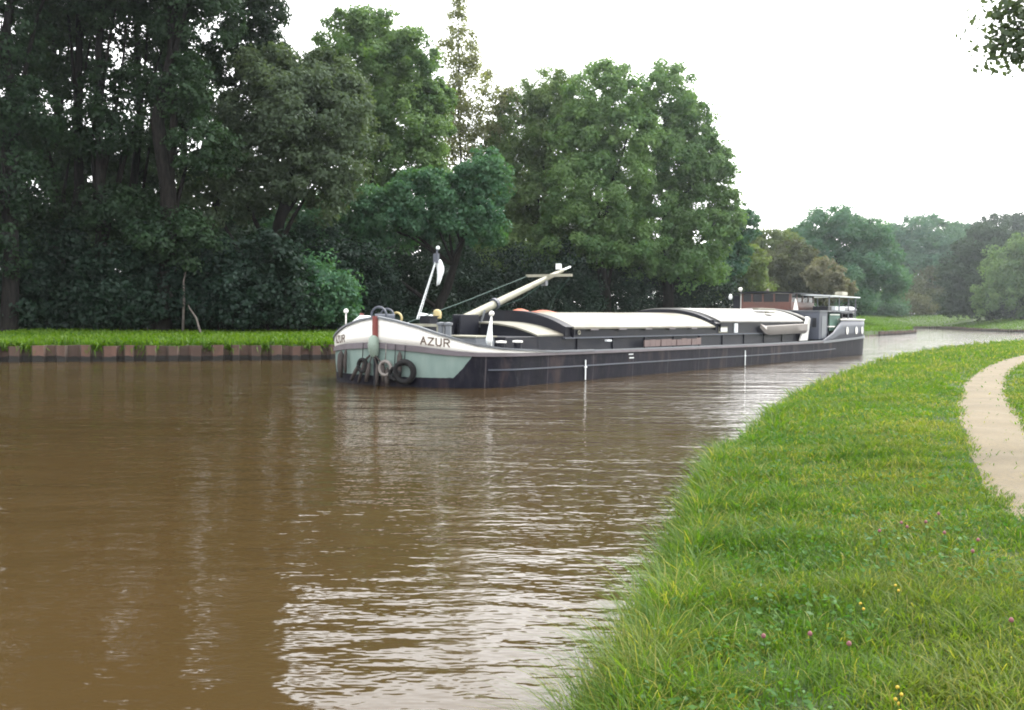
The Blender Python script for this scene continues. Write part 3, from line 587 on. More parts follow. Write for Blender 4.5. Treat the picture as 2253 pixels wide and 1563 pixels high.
# weeds and long grass hanging over the top of the sheet piling
n4 = 42000; seg_ = rng.random(n4); X4 = np.interp(seg_, np.linspace(0, 1, 7), [-26, -19.6, -13.3, -7.8, -2, 5, 14]); Y4 = np.interp(seg_, np.linspace(0, 1, 7), [36, 38.5, 40.8, 43.4, 47, 54, 67]) + rng.normal(0, .45, n4)
d4 = sdist(X4, Y4, WLs); k4 = (d4 > -.12) & (d4 < .35) & (wav(X4, Y4, 2.3, .7) + .6*wav(X4, Y4, 6.1, 2) > -.1); X4, Y4 = X4[k4], Y4[k4]
n5 = len(X4); Z4 = np.full(n5, .60) + rng.normal(0, .05, n5); o = blades(X4, Y4, Z4, rng.uniform(.12, .34, n5), np.full(n5, .05), L_lawn, 'grass', 6, 1.3); 
me_ = o.data; co = np.empty(len(me_.vertices)*3, np.float32); me_.vertices.foreach_get('co', co); co = co.reshape(-1, 7, 3); dz = co[:, :, 2] - .6; over = np.hypot(co[:, :, 0]-co[:, :1, 0], co[:, :, 1]-co[:, :1, 1]); co[:, :, 2] -= 1.5*over*(rng.random(n5)[:, None] < .75) ; me_.vertices.foreach_set('co', co.ravel()); me_.update()
tag(o, kind='stuff', label='long grass hanging over the lip of the sheet piling', cat='grass')
# flowers
def flower(u, v, kind, i):
    zz = .6
    for _ in range(6): p = onz(u, v, zz); g0 = gz1(p.x, p.y); zz = g0 + .15
    rt = empty('clover_flower' if kind == 'pink' else 'yellow_wildflower', (p.x, p.y, g0))
    h = .15
    MB().tube([(0, 0, -.01), (.01, 0, h*.5), (0, .005, h)], .0018, 5).build('stem', L_weed, rt)
    if kind == 'pink':
        MB().lathe((0, 0, h), [(.003, -.006), (.010, -.002), (.012, .006), (.009, .013), (.003, .018)], 9).build('bloom', M['pinkpetal'], rt, smooth=True)
        tag(rt, 'small dusky pink clover head standing up among the grass', 'flower', 'pink clover flowers in the grass')
    else:
        mb = MB()
        for j in range(5 if kind == 'spike' else 2):
            q = Vector((.012*math.sin(j*2.3), .012*math.cos(j*2.3), h - j*.022)); mb.ball(q, .008, 7)
        mb.build('bloom', M['yellowpetal'], rt, smooth=True)
        tag(rt, 'bright yellow flower spike at the bottom edge of the grass' if kind == 'spike' else 'small yellow wildflower dot among the near grass', 'flower', None if kind == 'spike' else 'little yellow wildflowers')
for nm, c in (('pinkpetal', (.16, .06, .065)), ('yellowpetal', (.36, .26, .02))):
    q = NT(nm); q.bsdf.inputs['Base Color'].default_value = (*c, 1); q.bsdf.inputs['Roughness'].default_value = .8; M[nm] = q.m
for i, (u, v) in enumerate([(1983,1152),(1996,1161),(2037,1150),(2078,1174),(1935,1170),(2065,1132),(2152,1190),(2225,1367),(1868,1419),(1680,1402),(1782,1397),(2140,1215)]): flower(u, v, 'pink', i)
for i, (u, v) in enumerate([(1972,1290),(1895,1330)]): flower(u, v, 'dot', i)
flower(1977, 1515, 'spike', 0)

# ---------------------------------------------------------------- barge
S0 = Vector((-3.759, 27.954, 0)); PHI = .613; BRZ = math.pi/2 - PHI
BW, KB = 6.295/2, 2.465; LEN = 38.4; KS = 3.6
barge = empty('canal_barge', S0, BRZ)
tag(barge, 'long black canal barge with white bow, cream hatch roofs and lowered mast, under way', 'barge')
BM = Matrix.Translation(S0) @ Matrix.Rotation(BRZ, 4, 'Z')
def bl(L, P, z): return Vector((L, -P, z))
def bw(L, P, z): return BM @ bl(L, P, z)
def contour(inset=0.0):
    """Half outline, stem to sternpost on the port side, as (L, P)."""
    out = []
    for i in range(27):
        a = math.pi/2*i/26; L = KB*(1 - max(0, math.cos(a))**(2/2.1)); P = BW*max(0, math.sin(a))**(2/2.1); out.append((L, P))
    for L in np.linspace(KB + .7, LEN - KS - .5, 24): out.append((L, BW))
    for i in range(14):
        a = math.pi/2*i/13; out.append((LEN - KS + KS*math.sin(a), BW*max(0, math.cos(a))**.75 if i < 13 else .03))
    res = []
    if inset:
        for i, (L, P) in enumerate(out):
            a = out[max(i-1, 0)]; b = out[min(i+1, len(out)-1)]; dx, dy = b[0]-a[0], b[1]-a[1]
            if i == 0: dx, dy = 0, 1
            if i == len(out)-1: dx, dy = 0, -1
            m = math.hypot(dx, dy); nL, nP = dy/m, -dx/m       # pointing inwards (port side traversed stem to stern)
            res.append((L + nL*inset, max(P + nP*inset, 0.001)))
        return res
    return out
CT = contour()
AL = [0]
for a, b in zip(CT[:-1], CT[1:]): AL.append(AL[-1] + math.hypot(b[0]-a[0], b[1]-a[1]))
# heights along the arc length of the outline
PA = [(0, .0), (.66, .04), (1.38, .2), (1.9, .4), (2.38, .66), (3.0, 1.09), (3.72, 1.75)]
def arc_of_L(L): return float(np.interp(L, [c[0] for c in CT], AL))
_rail = ([0, .66, 1.36, 1.87, 2.36, 2.98, 3.73, 5.7, 6.9], [1.88, 1.78, 1.62, 1.46, 1.32, 1.15, 1.045, .935, .90])
_wbot = ([0, 1.36, 2.36, 2.98, 3.73, 6.9], [1.21, 1.13, 1.01, .965, .955, .90])
_bbot = ([0, 1.36, 2.36, 2.98, 6.9], [1.05, .97, .88, .86, .83])
aS = arc_of_L(28.6); aE = AL[-1]
def z_rail(s): return float(np.interp(s, _rail[0] + [aS-8, aS, aS+8, aE], _rail[1] + [.84, .86, 1.04, 1.12]))
def z_wbot(s): return min(z_rail(s), float(np.interp(s, _wbot[0], _wbot[1]))) if s < 8 else z_rail(s)
def z_band(s): return float(np.interp(s, _bbot[0] + [aS-8, aS, aS+8, aE], _bbot[1] + [.77, .78, .93, 1.0]))
def hullpt(s, z, off=0, side=1):
    L = float(np.interp(s, AL, [c[0] for c in CT])); P = float(np.interp(s, AL, [c[1] for c in CT])); e = .04
    L1, P1 = (float(np.interp(s-e, AL, [c[j] for c in CT])) for j in (0, 1)); L2, P2 = (float(np.interp(s+e, AL, [c[j] for c in CT])) for j in (0, 1))
    dx, dy = L2-L1, P2-P1; m = math.hypot(dx, dy) or 1
    return bl(L - dy/m*off, side*(P + dx/m*off), z)
def band(mb, s0, s1, zlo, zhi, off, nz=1, both=True, thick=None, step=.12):
    ss = sorted(set([s0, s1] + [a for a in AL if s0 < a < s1] + list(np.arange(s0, min(s1, 6), step))))
    for side in ((1, -1) if both else (1,)):
        rows = []
        for s in ss:
            lo, hi = zlo(s), zhi(s)
            if thick: rows.append([hullpt(s, lo, off-thick, side), hullpt(s, lo, off, side), hullpt(s, hi, off, side), hullpt(s, hi, off-thick, side)])
            else: rows.append([hullpt(s, lo + (hi-lo)*j/nz, off(j/nz) if callable(off) else off, side) for j in range(nz+1)])
        mb.strip(rows, close=bool(thick))
    return mb
mb = MB(); band(mb, 0, aE, lambda s: -.8, lambda s: z_band(s) + .03, lambda t: -.12*(1-t)**2, 8); mb.build('hull', M['hull'], barge, smooth=True)
mb = MB(); band(mb, 0, 6.9, lambda s: z_wbot(s) - .01, lambda s: max(z_rail(s), z_wbot(s)), -.0, 3); wb = mb.build('bow_bulwark', M['white'], barge, smooth=True, solid=.05)
mb = MB(); band(mb, .0, aE, z_band, lambda s: z_wbot(s) if s < 6.9 else z_rail(s), .055, thick=.12); mb.build('rubbing_strake', M['mauve'], barge)
mb = MB(); band(mb, 0, 8.5, lambda s: z_rail(s) + .002, lambda s: z_rail(s) + .055, .075, thick=.17); mb.build('bow_rail', M['grey'], barge)
mb = MB(); band(mb, 8.5, aS, lambda s: z_rail(s) + .002, lambda s: z_rail(s) + .04, .03, thick=.12); mb.build('gunwale', M['grey'], barge)
mb = MB(); band(mb, 3.3, aS + 2, lambda s: z_band(s) - .385, lambda s: z_band(s) - .345, .028, thick=.05); mb.build('side_strake', M['bluegrey'], barge)
# stem bar and boss
MB().tube([bl(-.06, 0, 1.93), bl(-.06, 0, 1.3)], [.085, .085], 8).build('stem_bar', M['red'], barge, smooth='auto')
MB().tube([bl(-.03, 0, .95), bl(-.02, 0, -.5)], [.07, .06], 8).build('stem_foot', M['black'], barge, smooth='auto')
MB().tube([bl(-.10, 0, 1.38), bl(-.12, 0, 1.32), bl(-.13, 0, 1.15), bl(-.12, 0, .98), bl(-.08, 0, .84), bl(-.06, 0, .80)], [.08, .13, .165, .155, .11, .05], 14).build('stem_boss', M['boss'], barge, smooth='auto')
# lettering AZUR on both bows: strokes laid along the curved plating
LET = {'A': [((0,0),(.45,1)), ((.45,1),(.9,0)), ((.18,.36),(.72,.36))], 'Z': [((0,1),(.85,1)), ((.85,1),(0,0)), ((0,0),(.85,0))],
       'U': [((0,1),(0,.22)), ((0,.22),(.22,0)), ((.22,0),(.6,0)), ((.6,0),(.82,.22)), ((.82,.22),(.82,1))],
       'R': [((0,0),(0,1)), ((0,1),(.6,1)), ((.6,1),(.82,.85)), ((.82,.85),(.82,.66)), ((.82,.66),(.6,.5)), ((.6,.5),(0,.5)), ((.4,.5),(.85,0))]}
def letters(side):
    mb = MB(); hgt, wdt, tk = .19, .165, .034
    for i, ch in enumerate('AZUR'):
        for (a, b) in LET[ch]:
            n = 6; d = Vector((b[0]-a[0], b[1]-a[1])); dx, dz = d.x*wdt, d.y*hgt; m = math.hypot(dx, dz); ex, ez = dx/m*tk/2, dz/m*tk/2; px, pz = -ez, ex
            rows = []
            for k in range(n+1):
                t = k/n; ext = -1 if k == 0 else (1 if k == n else 0)
                q = (a[0]*wdt + dx*t + ex*ext, a[1]*hgt + dz*t + ez*ext); row = []
                for sgn in (-1, 1):
                    s = q[0] + sgn*px + i*.215; z = q[1] + sgn*pz
                    s_abs = 1.44 + s if side > 0 else 1.44 + .80 - s
                    row.append(hullpt(s_abs, 1.19 - .085*(s_abs-1.44) + z, .034, side))
                rows.append(row)
            mb.strip(rows)
    mb.build('name_lettering', M['ink'], barge, solid=.006)
letters(1); letters(-1)
# decks
def deck(name, s0, s1, z, mat, inset=.03, camber=0):
    rows = []
    for s in [x for x in sorted(set([s0, s1] + AL)) if s0 <= x <= s1]:
        p = hullpt(s, 0, -inset, 1); Pm = -p.y; zz = z(s) if callable(z) else z
        rows.append([bl(p.x, Pm*t, zz + camber*(1-t*t)) for t in np.linspace(-1, 1, 9)])
    return MB().strip(rows).build(name, mat, barge, smooth=True)
deck('bow_deck', .05, arc_of_L(3.0), lambda s: max(z_rail(s) - .42, .95) if s > 0.3 else 1.4, M['bluegrey'])
deck('side_deck', arc_of_L(3.0), arc_of_L(29.0), lambda s: z_rail(s) - .02, M['bluegrey'])
deck('aft_deck', arc_of_L(29.0), aE - .02, .95, M['bluegrey'])
# forward trunk, hold coaming and hatch roofs
def arch_rows(L0, L1, hw, ze, zc, n=16, drop=0):
    def a(L): return [bl(L, P, ze + (zc-ze)*(1 - (abs(P)/hw)**2.4) - drop) for P in np.linspace(-hw, hw, n+1)]
    return a(L0), a(L1)
def roof(name, L0, L1, hw, ze, zc, mat, parent, over=.1, th_=.06, zc1=None, ze1=None):
    zc1 = zc1 or zc; ze1 = ze1 or ze; m = MB(); nL = 8; rows = []
    for i in range(nL+1):
        t = i/nL; a, _ = arch_rows(L0 + (L1-L0)*t, 0, hw+over, ze + (ze1-ze)*t, zc + (zc1-zc)*t); b = [v - Vector((0, 0, th_)) for v in a]
        rows.append(a + b[::-1])
    m.strip(rows, close=True); n = len(rows[0]); nn = len(m.v)
    k = n//2; m.f += [(j, j+1, n-2-j, n-1-j) for j in range(k-1)] + [tuple(nn-n+q for q in (j, n-1-j, n-2-j, j+1)) for j in range(k-1)]
    return m.build(name, mat, parent, smooth='auto')
def gable(name, L, hw, z0, ze, zc, mat, parent, t=.08):
    m = MB(); a, _ = arch_rows(L, L, hw, ze, zc); low = [Vector((v.x, v.y, z0)) for v in a]; b = [v + Vector((t, 0, 0)) for v in a]; bl_ = [v + Vector((t, 0, 0)) for v in low]
    m.strip([low, a, b, bl_]); return m.build(name, mat, parent)
# forward trunk
ft = MB().box(bl(2.9, 2.32, .93), bl(4.6, -2.32, 1.36)).build('forward_trunk', M['navy'], barge, bevel=.02)
for sg in (1, -1): MB().box(bl(4.602, sg*2.32, .93), bl(6.0, sg*2.26, 1.42)).build('side_wall', M['navy'], ft)
gable('front_wall', 4.6, 2.26, 1.2, 1.42, 1.74, M['navy'], ft)
roof('trunk_roof', 4.5, 6.0, 2.3, 1.41, 1.77, M['cream'], ft, .05, .05, zc1=1.80)
# hatch sections
def coaming(L0, L1, zt, name):
    o = MB().box(bl(L0, 2.32, .85), bl(L1, -2.32, zt)).build(name, M['navy'], barge)
    for sg in (1, -1):
        MB().box(bl(L0, sg*2.40, 1.27), bl(L1, sg*2.323, 1.31)).build('ledge', M['bluegrey'], o)
        for L in np.arange(L0 + .8, L1 - .3, 2.3): MB().box(bl(L, sg*2.36, .86), bl(L + .05, sg*2.323, 1.265)).build('stiffener', M['navy'], o)
    return o
c1 = coaming(6.0, 17.45, 1.66, 'hold_coaming')
c2 = coaming(17.45, 28.0, 1.88, 'hold_coaming')
h1 = roof('hatch_roof', 6.45, 17.45, 2.3, 1.63, 2.09, M['cream'], barge, .1, .06, zc1=2.16)
h1['label'] = 'stained cream forward hatch roof'
h2 = roof('hatch_roof', 17.9, 28.0, 2.3, 1.85, 2.36, M['roofwhite'], barge, .1, .06, zc1=2.43)
h2['label'] = 'cleaner white aft hatch roof'
def archband(L, w_, z0, ze, zc, name):
    m = MB(); a, b = arch_rows(L, L+w_, 2.42, ze, zc, 22); c = [v - Vector((0, 0, .42 if abs(v.y) < 2.1 else .3)) for v in a]; d = [v - Vector((0, 0, .35)) for v in b]
    m.strip([c, a, b, d]); return m.build(name, M['navy'], barge, smooth='auto')
archband(5.98, .5, 0, 1.64, 2.15, 'arch_beam'); archband(17.42, .5, 0, 1.74, 2.31, 'arch_beam')
gable('bulkhead', 6.1, 2.25, .93, 1.6, 2.0, M['navy'], c1); gable('bulkhead', 17.5, 2.25, .93, 1.66, 2.2, M['navy'], c2)
# stains of rust and hinges along the roofs' lower edge
for L in np.arange(7.5, 17, 1.9): MB().box(bl(L, 2.44, 1.53), bl(L+.5, 2.405, 1.575)).build('hatch_clip', M['mauve'], h1)
m = MB().box(bl(24.2, 1.55, 2.35), bl(26.4, 1.25, 2.44)); m.box(bl(24.4, 1.98, 2.20), bl(25.2, 1.75, 2.27)); m.build('roof_hatch', M['cream'], h2, bevel=.02)
# aft end of the hold: white sloping panel and transverse white end band
m = MB(); m.strip([[bl(27.1, 2.5, .9), bl(28.2, 2.5, .9)], [bl(28.0, 2.5, 1.95), bl(28.6, 2.5, 1.95)], [bl(28.05, 2.42, 2.05), bl(28.6, 2.42, 2.05)]])
m.build('hold_end_panel', M['white'], barge, solid=.06)
_a, _b = arch_rows(28.0, 28.5, 2.44, 1.94, 2.45); MB().strip([_a, _b]).build('hold_end_roof', M['roofwhite'], barge, smooth=True, solid=.06)
gable('aft_bulkhead', 28.42, 2.4, .9, 1.88, 2.38, M['bluegrey'], barge)
# engine casing beside the wheelhouse
m = MB().box(bl(28.62, 2.95, .93), bl(29.9, -2.95, 2.32)); ec = m.build('engine_casing', M['bluegrey'], barge, bevel=.04)
MB().box(bl(28.58, 3.0, 2.322), bl(33.2, -2.2, 2.38)).build('casing_roof', M['grey'], ec)
MB().box(bl(28.95, 2.97, 1.0), bl(29.6, 2.952, 2.1)).build('casing_door', M['grey'], ec)
MB().box(bl(28.618, 2.8, 1.55), bl(28.60, 2.6, 2.0)).build('casing_window', M['glass'], ec)
m = MB().box(bl(30.3, 2.92, 1.36), bl(32.0, 2.86, 2.24)); gp = m.build('canvas_screen', M['green'], barge)
MB().box(bl(30.3, 2.94, 2.16), bl(31.9, 2.925, 2.20)).build('screen_batten', M['white'], gp)
MB().box(bl(29.95, 3.02, 1.55), bl(30.9, 2.93, 1.60)).build('side_step', M['white'], barge)
# wheelhouse (lowered), seen mostly from ahead
wh = MB().box(bl(29.1, 1.34, 2.385), bl(32.6, -1.34, 2.80)).build('wheelhouse', M['wood'], barge, bevel=.01)
for P0, P1 in ((-1.34, -1.22), (-.78, -.70), (-.20, -.12), (.40, .48), (1.22, 1.34)): MB().box(bl(29.1, P1, 2.802), bl(29.2, P0, 3.22)).build('window_post', M['wood'], wh)
for L in (29.9, 30.8, 31.7, 32.5):
    for P0 in (1.26, -1.34): MB().box(bl(L, P0+.08, 2.802), bl(L+.1, P0, 3.22)).build('window_post', M['wood'], wh)
MB().box(bl(29.14, 1.215, 2.803), bl(29.17, -1.215, 3.215)).build('front_windows', M['glass'], wh)
MB().box(bl(29.22, 1.31, 2.803), bl(32.48, 1.28, 3.215)).build('side_windows', M['glass'], wh)
MB().box(bl(29.22, -1.28, 2.803), bl(32.48, -1.31, 3.215)).build('side_windows', M['glass'], wh)
m = MB(); m.strip([[bl(L, P, 3.24 + .07*(1-(P/1.6)**2)) for P in np.linspace(-1.6, 1.6, 9)] for L in (28.8, 33.0)]); m.build('wheelhouse_roof', M['navy'], wh, solid=.05)
MB().box(bl(29.3, -1.36, 2.385), bl(29.36, -1.85, 3.15)).build('side_screen', M['navy'], wh)
MB().tube([bl(29.0, -1.3, 2.39), bl(29.0, -1.3, 3.35)], .02, 6).build('signal_pole', M['white'], barge); MB().ball(bl(28.9, -1.3, 3.44), .11).build('signal_lamp', M['white'], barge, smooth=True)
MB().lathe(bl(28.7, -1.75, 2.9), [(.02, 0), (.08, .02), (.1, .15), (.06, .28), (.01, .3)], 10).build('horn', M['flag'], barge, smooth=True)
MB().ball(bl(29.6, -.1, 3.39), .09).build('searchlight', M['cream'], wh, smooth=True)
# canopy over the aft deck with pale edge, posts and clutter under it
cp = MB(); cp.strip([[bl(L, P, 3.12 + .06*(1-((P-1.3)/2)**2)) for P in np.linspace(.3, 2.9, 7)] for L in (30.6, 35.6)]); ca = cp.build('canopy', M['flag'], barge, solid=.05)
for L, P in ((30.7, 2.75), (32.2, 2.8), (33.8, 2.8), (35.4, 2.7), (30.7, .6), (35.4, .6)): MB().tube([bl(L, P, .95), bl(L, P, 3.1)], .03, 6).build('canopy_post', M['grey'], ca)
MB().box(bl(33.8, 2.45, 3.22), bl(34.8, 2.05, 3.42)).build('life_raft_box', M['spar'], ca, bevel=.04)
m = MB().tube([bl(28.6, 1.75, 2.39), bl(28.6, 1.75, 2.95)], [.13, .02], 10); m.build('cone_marker', M['white'], barge, smooth='auto')
m = MB().box(bl(30.4, 2.8, 2.385), bl(31.0, 2.0, 2.6)); m.build('tool_chest', M['black'], barge, bevel=.02)
m = MB().box(bl(31.8, 2.75, 2.40), bl(33.4, 1.75, 2.62)); m.build('locker', M['flag'], barge, bevel=.03)
# aft bulwark with portholes, white deck cap
def z_aft(s):
    L = float(np.interp(s, AL, [c[0] for c in CT])); return float(np.interp(L, [28.6, 29.6, 30.3, 31.0, 31.6, 40], [.90, 1.06, 1.3, 1.72, 1.88, 1.90]))
aB = arc_of_L(28.6)
m = MB(); band(m, aB, aE, lambda s: z_rail(s) - .002, z_aft, -.02, 3); ab = m.build('stern_bulwark', M['bluegrey'], barge, smooth=True, solid=.05)
m = MB(); band(m, arc_of_L(31.2), aE, lambda s: 1.905, lambda s: 1.97, .04, thick=.14); m.build('stern_rail', M['white'], barge)
m = MB(); band(m, aB, aE, lambda s: z_rail(s) - .10, lambda s: z_rail(s) + .015, .06, thick=.1); m.build('stern_strake', M['grey'], barge)
for L in (32.4, 34.0, 35.1):
    s = arc_of_L(L); rows = []
    pts = [(math.cos(t)*.20, math.sin(t)*.20) for t in np.linspace(0, 2*math.pi, 15)[:-1]]
    for side in (1, -1):
        MB().add([hullpt(s + a*.9, 1.36 + b, .045, side) for a, b in pts], [tuple(range(14))]).build('porthole', M['white'], ab, solid=.02)
rows = []
for s in [x for x in AL if x >= arc_of_L(33.0)]:
    p = hullpt(s, 0, -.12, 1); rows.append([bl(p.x, -p.y*t, 1.93 + .16*(1-t*t)) for t in np.linspace(-1, 1, 9)])
MB().strip(rows).build('stern_cabin_roof', M['white'], barge, smooth=True, solid=.04)
m = MB().strip([[bl(33.0, P, .95), bl(33.0, P, 1.93 + .16*(1-(P/3)**2))] for P in np.linspace(-3, 3, 9)]); m.build('stern_cabin_wall', M['navy'], barge, solid=.05)
m = MB(); m.torus(bl(34.6, 1.9, 2.24), .13, .03, (0, 1, .2)); m.lathe(bl(36.6, 1.2, 2.05), [(.16, 0), (.16, .1), (.09, .14), (.09, .26), (.17, .3), (.02, .33)]); m.build('stern_bollard', M['flag'], barge, smooth='auto')
m = MB(); m.tube([bl(36.2, .8, 2.07), bl(36.0, .6, 2.35), bl(36.3, .2, 2.3)], .05, 8); m.build('stern_fairlead', M['flag'], barge, smooth='auto')
# mast, tabernacle, crosstree and stays
A_, B_ = bl(3.95, 0, 1.86), bl(9.6, 0, 3.60)
mast = MB().tube([A_, A_.lerp(B_, .25), A_.lerp(B_, .6), B_], [.145, .13, .105, .07], 12).build('lowered_mast', M['spar'], barge, smooth='auto')
MB().tube([A_.lerp(B_, .27), A_.lerp(B_, .29)], .19, 12).build('mast_band', M['bluegrey'], mast)
MB().box(bl(8.55, 1.02, 3.33), bl(8.62, -.86, 3.42)).build('crosstree', M['spar'], mast)
m = MB().box(B_ + Vector((-.35, -.05, .02)), B_ + Vector((-.15, .07, .22))); m.tube([B_ - Vector((.1, 0, .02)), B_ + Vector((.5, 0, .14))], .04, 6); m.build('masthead_fitting', M['flag'], mast)
m = MB().box(bl(8.35, .1, 3.02), bl(8.5, -.08, 3.2)); m.build('pulley_block', M['grey'], mast)
m = MB(); m.box(bl(3.55, .16, 1.05), bl(4.5, .10, 2.0)); m.box(bl(3.55, -.10, 1.05), bl(4.5, -.16, 2.0)); m.box(bl(3.7, -.1, 1.3), bl(4.2, .1, 1.72)); m.build('tabernacle', M['navy'], barge, bevel=.02)
MB().tube([bl(4.6, .1, 1.60), bl(4.75, .2, 2.15)], .035, 6).build('mast_crutch', M['grey'], barge)
m = MB(); m.tube([bl(8.58, -.82, 3.36), bl(5.0, -.7, 2.45), bl(1.9, -.5, 1.75)], .016, 5); m.tube([bl(8.58, .98, 3.36), bl(8.9, .1, 2.6), bl(9.1, -.2, 2.16)], .017, 5); m.tube([B_ - Vector((.3, 0, .1)), bl(7.0, .05, 2.55), bl(5.2, .05, 2.12)], .012, 5)
m.build('stay_wires', M['wire'], mast)
# pale ridge of tarpaulin and lamp at the mast foot
MB().lathe(bl(3.3, -.55, 1.84), [(.07, 0), (.13, .03), (.14, .2), (.1, .28), (.03, .31)], 12).build('deck_lamp', M['yellow'], barge, smooth='auto')
m = MB().tube([bl(3.1, -1.0, 1.82), bl(3.2, -1.1, 1.95), bl(3.6, -1.0, 1.93)], [.06, .1, .05], 8); m.build('hawse_fitting', M['flag'], barge, smooth='auto')
MB().ball(bl(2.84, -.05, 1.52), .085).build('cabin_light', M['yellow'], barge, smooth=True)
# bow deck gear
m = MB(); m.torus(bl(.9, -.75, 1.95), .24, .035, (1, .25, 0), 24); m.torus(bl(1.25, -.75, 1.92), .22, .03, (1, .25, 0), 24); m.tube([bl(.9, -.9, 1.88), bl(1.3, -.5, 1.88)], .12, 10); m.box(bl(.7, -1.1, 1.4), bl(1.5, -.4, 1.72)); m.build('windlass', M['bluegrey'], barge, smooth='auto')
m = MB(); m.torus(bl(1.45, -.55, 1.86), .17, .035, (1, .1, 0), 20); m.build('hose_reel', M['yellow'], barge, smooth=True)
m = MB().box(bl(.95, -1.35, 1.62), bl(1.6, -1.9, 1.68)); m.tube([bl(1.0, -1.9, 1.7), bl(1.1, -1.65, 1.86), bl(1.5, -1.55, 1.84), bl(1.8, -1.35, 1.68)], [.05, .09, .09, .05], 8); m.build('anchor_fluke', M['flag'], barge, smooth='auto')
MB().tube([bl(1.6, -2.33, 1.2), bl(1.7, -2.18, 2.0)], [.10, .06], 8).build('vent_pipe', M['red'], barge, smooth='auto')
m = MB(); m.box(bl(1.5, 0.95, 1.64), bl(1.56, -.6, 1.72)); m.box(bl(1.52, .95, 1.1), bl(1.58, .89, 1.64)); m.box(bl(1.52, -.6, 1.3), bl(1.58, -.54, 1.64)); m.build('deck_rail', M['spar'], barge)
m = MB()
for P in (1.06, 1.32): MB().lathe(bl(1.52, P, 1.1), [(.1, 0), (.09, .05), (.09, .58), (.13, .6), (.13, .66), (.02, .68)], 12).build('mooring_bollard', M['grey'], barge, smooth='auto')
m = MB().box(bl(1.72, 2.15, 1.0), bl(2.6, 1.0, 1.36)); m.build('deck_locker', M['grey'], barge, bevel=.02)
MB().box(bl(1.66, 2.2, 1.362), bl(2.66, .95, 1.40)).build('locker_lid', M['spar'], barge)
m = MB().ball(bl(1.3, .0, 1.66), .09); m.tube([bl(1.3, 0, 1.35), bl(1.3, 0, 1.6)], .03, 6); m.build('bow_light', M['white'], barge, smooth=True)
for L, P in ((2.05, 2.78), (2.78, 2.83)):
    o = MB().lathe(bl(L, P, .95), [(.11, 0), (.11, .27)], 14).build('side_bollard', M['navy'], barge, smooth='auto'); MB().lathe(bl(L, P, 1.222), [(.15, 0), (.15, .05), (.02, .06)], 14).build('bollard_cap', M['white'], o, smooth='auto')
# corner poles with ball and rolled white cloth
for side, L, P, z0 in ((1, 1.48, 2.86, 1.05), (-1, 1.3, -2.46, 1.25)):
    o = MB().tube([bl(L, P, z0), bl(L, P, 2.0)], .022, 7).build('corner_pole', M['white'], barge); MB().ball(bl(L, P, 2.03 if side > 0 else 2.06), .075).build('pole_ball', M['white'], o, smooth=True)
    if side > 0: MB().tube([bl(L-.02, P, 1.95), bl(L-.06, P, 1.6), bl(L-.10, P, 1.3), bl(L-.1, P, 1.17)], [.015, .06, .10, .05], 10).build('furled_cloth', M['flag'], o, smooth=True)
# flagstaff: thin lattice leaning aft, with flag, lamp box and knob
m = MB(); a0, a1 = bl(1.72, .0, 1.85), bl(2.55, -.02, 3.55)
for d in ((.035, .03), (.035, -.03), (-.035, 0)): m.tube([a0 + Vector((d[0], d[1], 0)), a1 + Vector((d[0]*.4, d[1]*.4, 0))], .009, 5)
for k in range(12):
    t = k/12; p = a0.lerp(a1, t); q = a0.lerp(a1, t + 1/12); m.tube([p + Vector((.03, .025*(1-2*(k % 2)), 0)), q + Vector((-.03, 0, 0))], .006, 4)
fs = m.build('flagstaff', M['flag'], barge)
m = MB().box(bl(2.53, .07, 3.52), bl(2.63, -.09, 3.80)); m.tube([bl(2.62, -.02, 3.8), bl(2.64, -.02, 4.0)], .03, 6); m.build('masthead_box', M['bluegrey'], fs); MB().ball(bl(2.64, -.0, 3.97), .06).build('masthead_lamp', M['flag'], fs, smooth=True)
rows = []
for i in range(10):
    t = i/9; zz = 3.55 - t*.72; wq = .10 + .10*math.sin(math.pi*min(t*1.1, 1)) - .12*max(0, t-.85); rows.append([bl(2.62 + .05*math.sin(j*1.9 + t*3), -.06 + j*.07*(wq/.2) + .05*t, zz + .02*j) for j in range(5)])
MB().strip(rows).build('flag', M['flag'], fs, smooth=True, solid=.008)
m = MB().box(bl(2.0, .25, 1.5), bl(2.35, -.15, 1.92)); m.box(bl(1.98, .28, 1.921), bl(2.37, -.18, 1.95)); m.build('winch_box', M['navy'], barge)
# draught gauges on the side
for L in (5.97, 18.71): 
    m = MB().box(bl(L-.02, BW+.03, .02), bl(L+.03, BW+.012, .64)); m.box(bl(L-.07, BW+.035, .40), bl(L+.08, BW+.013, .44)); m.build('draught_mark', M['flag'], barge)
m = MB()
for L, z in ((8.75, .72), (8.8, .60), (8.3, 1.16)): m.box(bl(L, BW+.02 if z < 1 else 2.6, z), bl(L+.3, BW+.008 if z < 1 else 2.5, z+.035 if z < 1 else z+.05))
m.build('side_marking', M['flag'], barge)
# windows in the aft coaming
for L0, L1, z0, z1, mt in ((17.9, 18.75, 1.36, 1.60, 'spar'), (19.5, 19.85, 1.35, 1.74, 'flag')):
    o = MB().box(bl(L0, 2.355, z0), bl(L1, 2.322, z1)).build('side_window', M[mt], c2); MB().box(bl(L0+.05, 2.362, z0+.05), bl(L1-.05, 2.356, z1-.05)).build('pane', M['flag'], o)
MB().torus(bl(6.9, 2.36, 1.46), .06, .02, (0, 1, 0)).build('ring_bolt', M['spar'], c1)

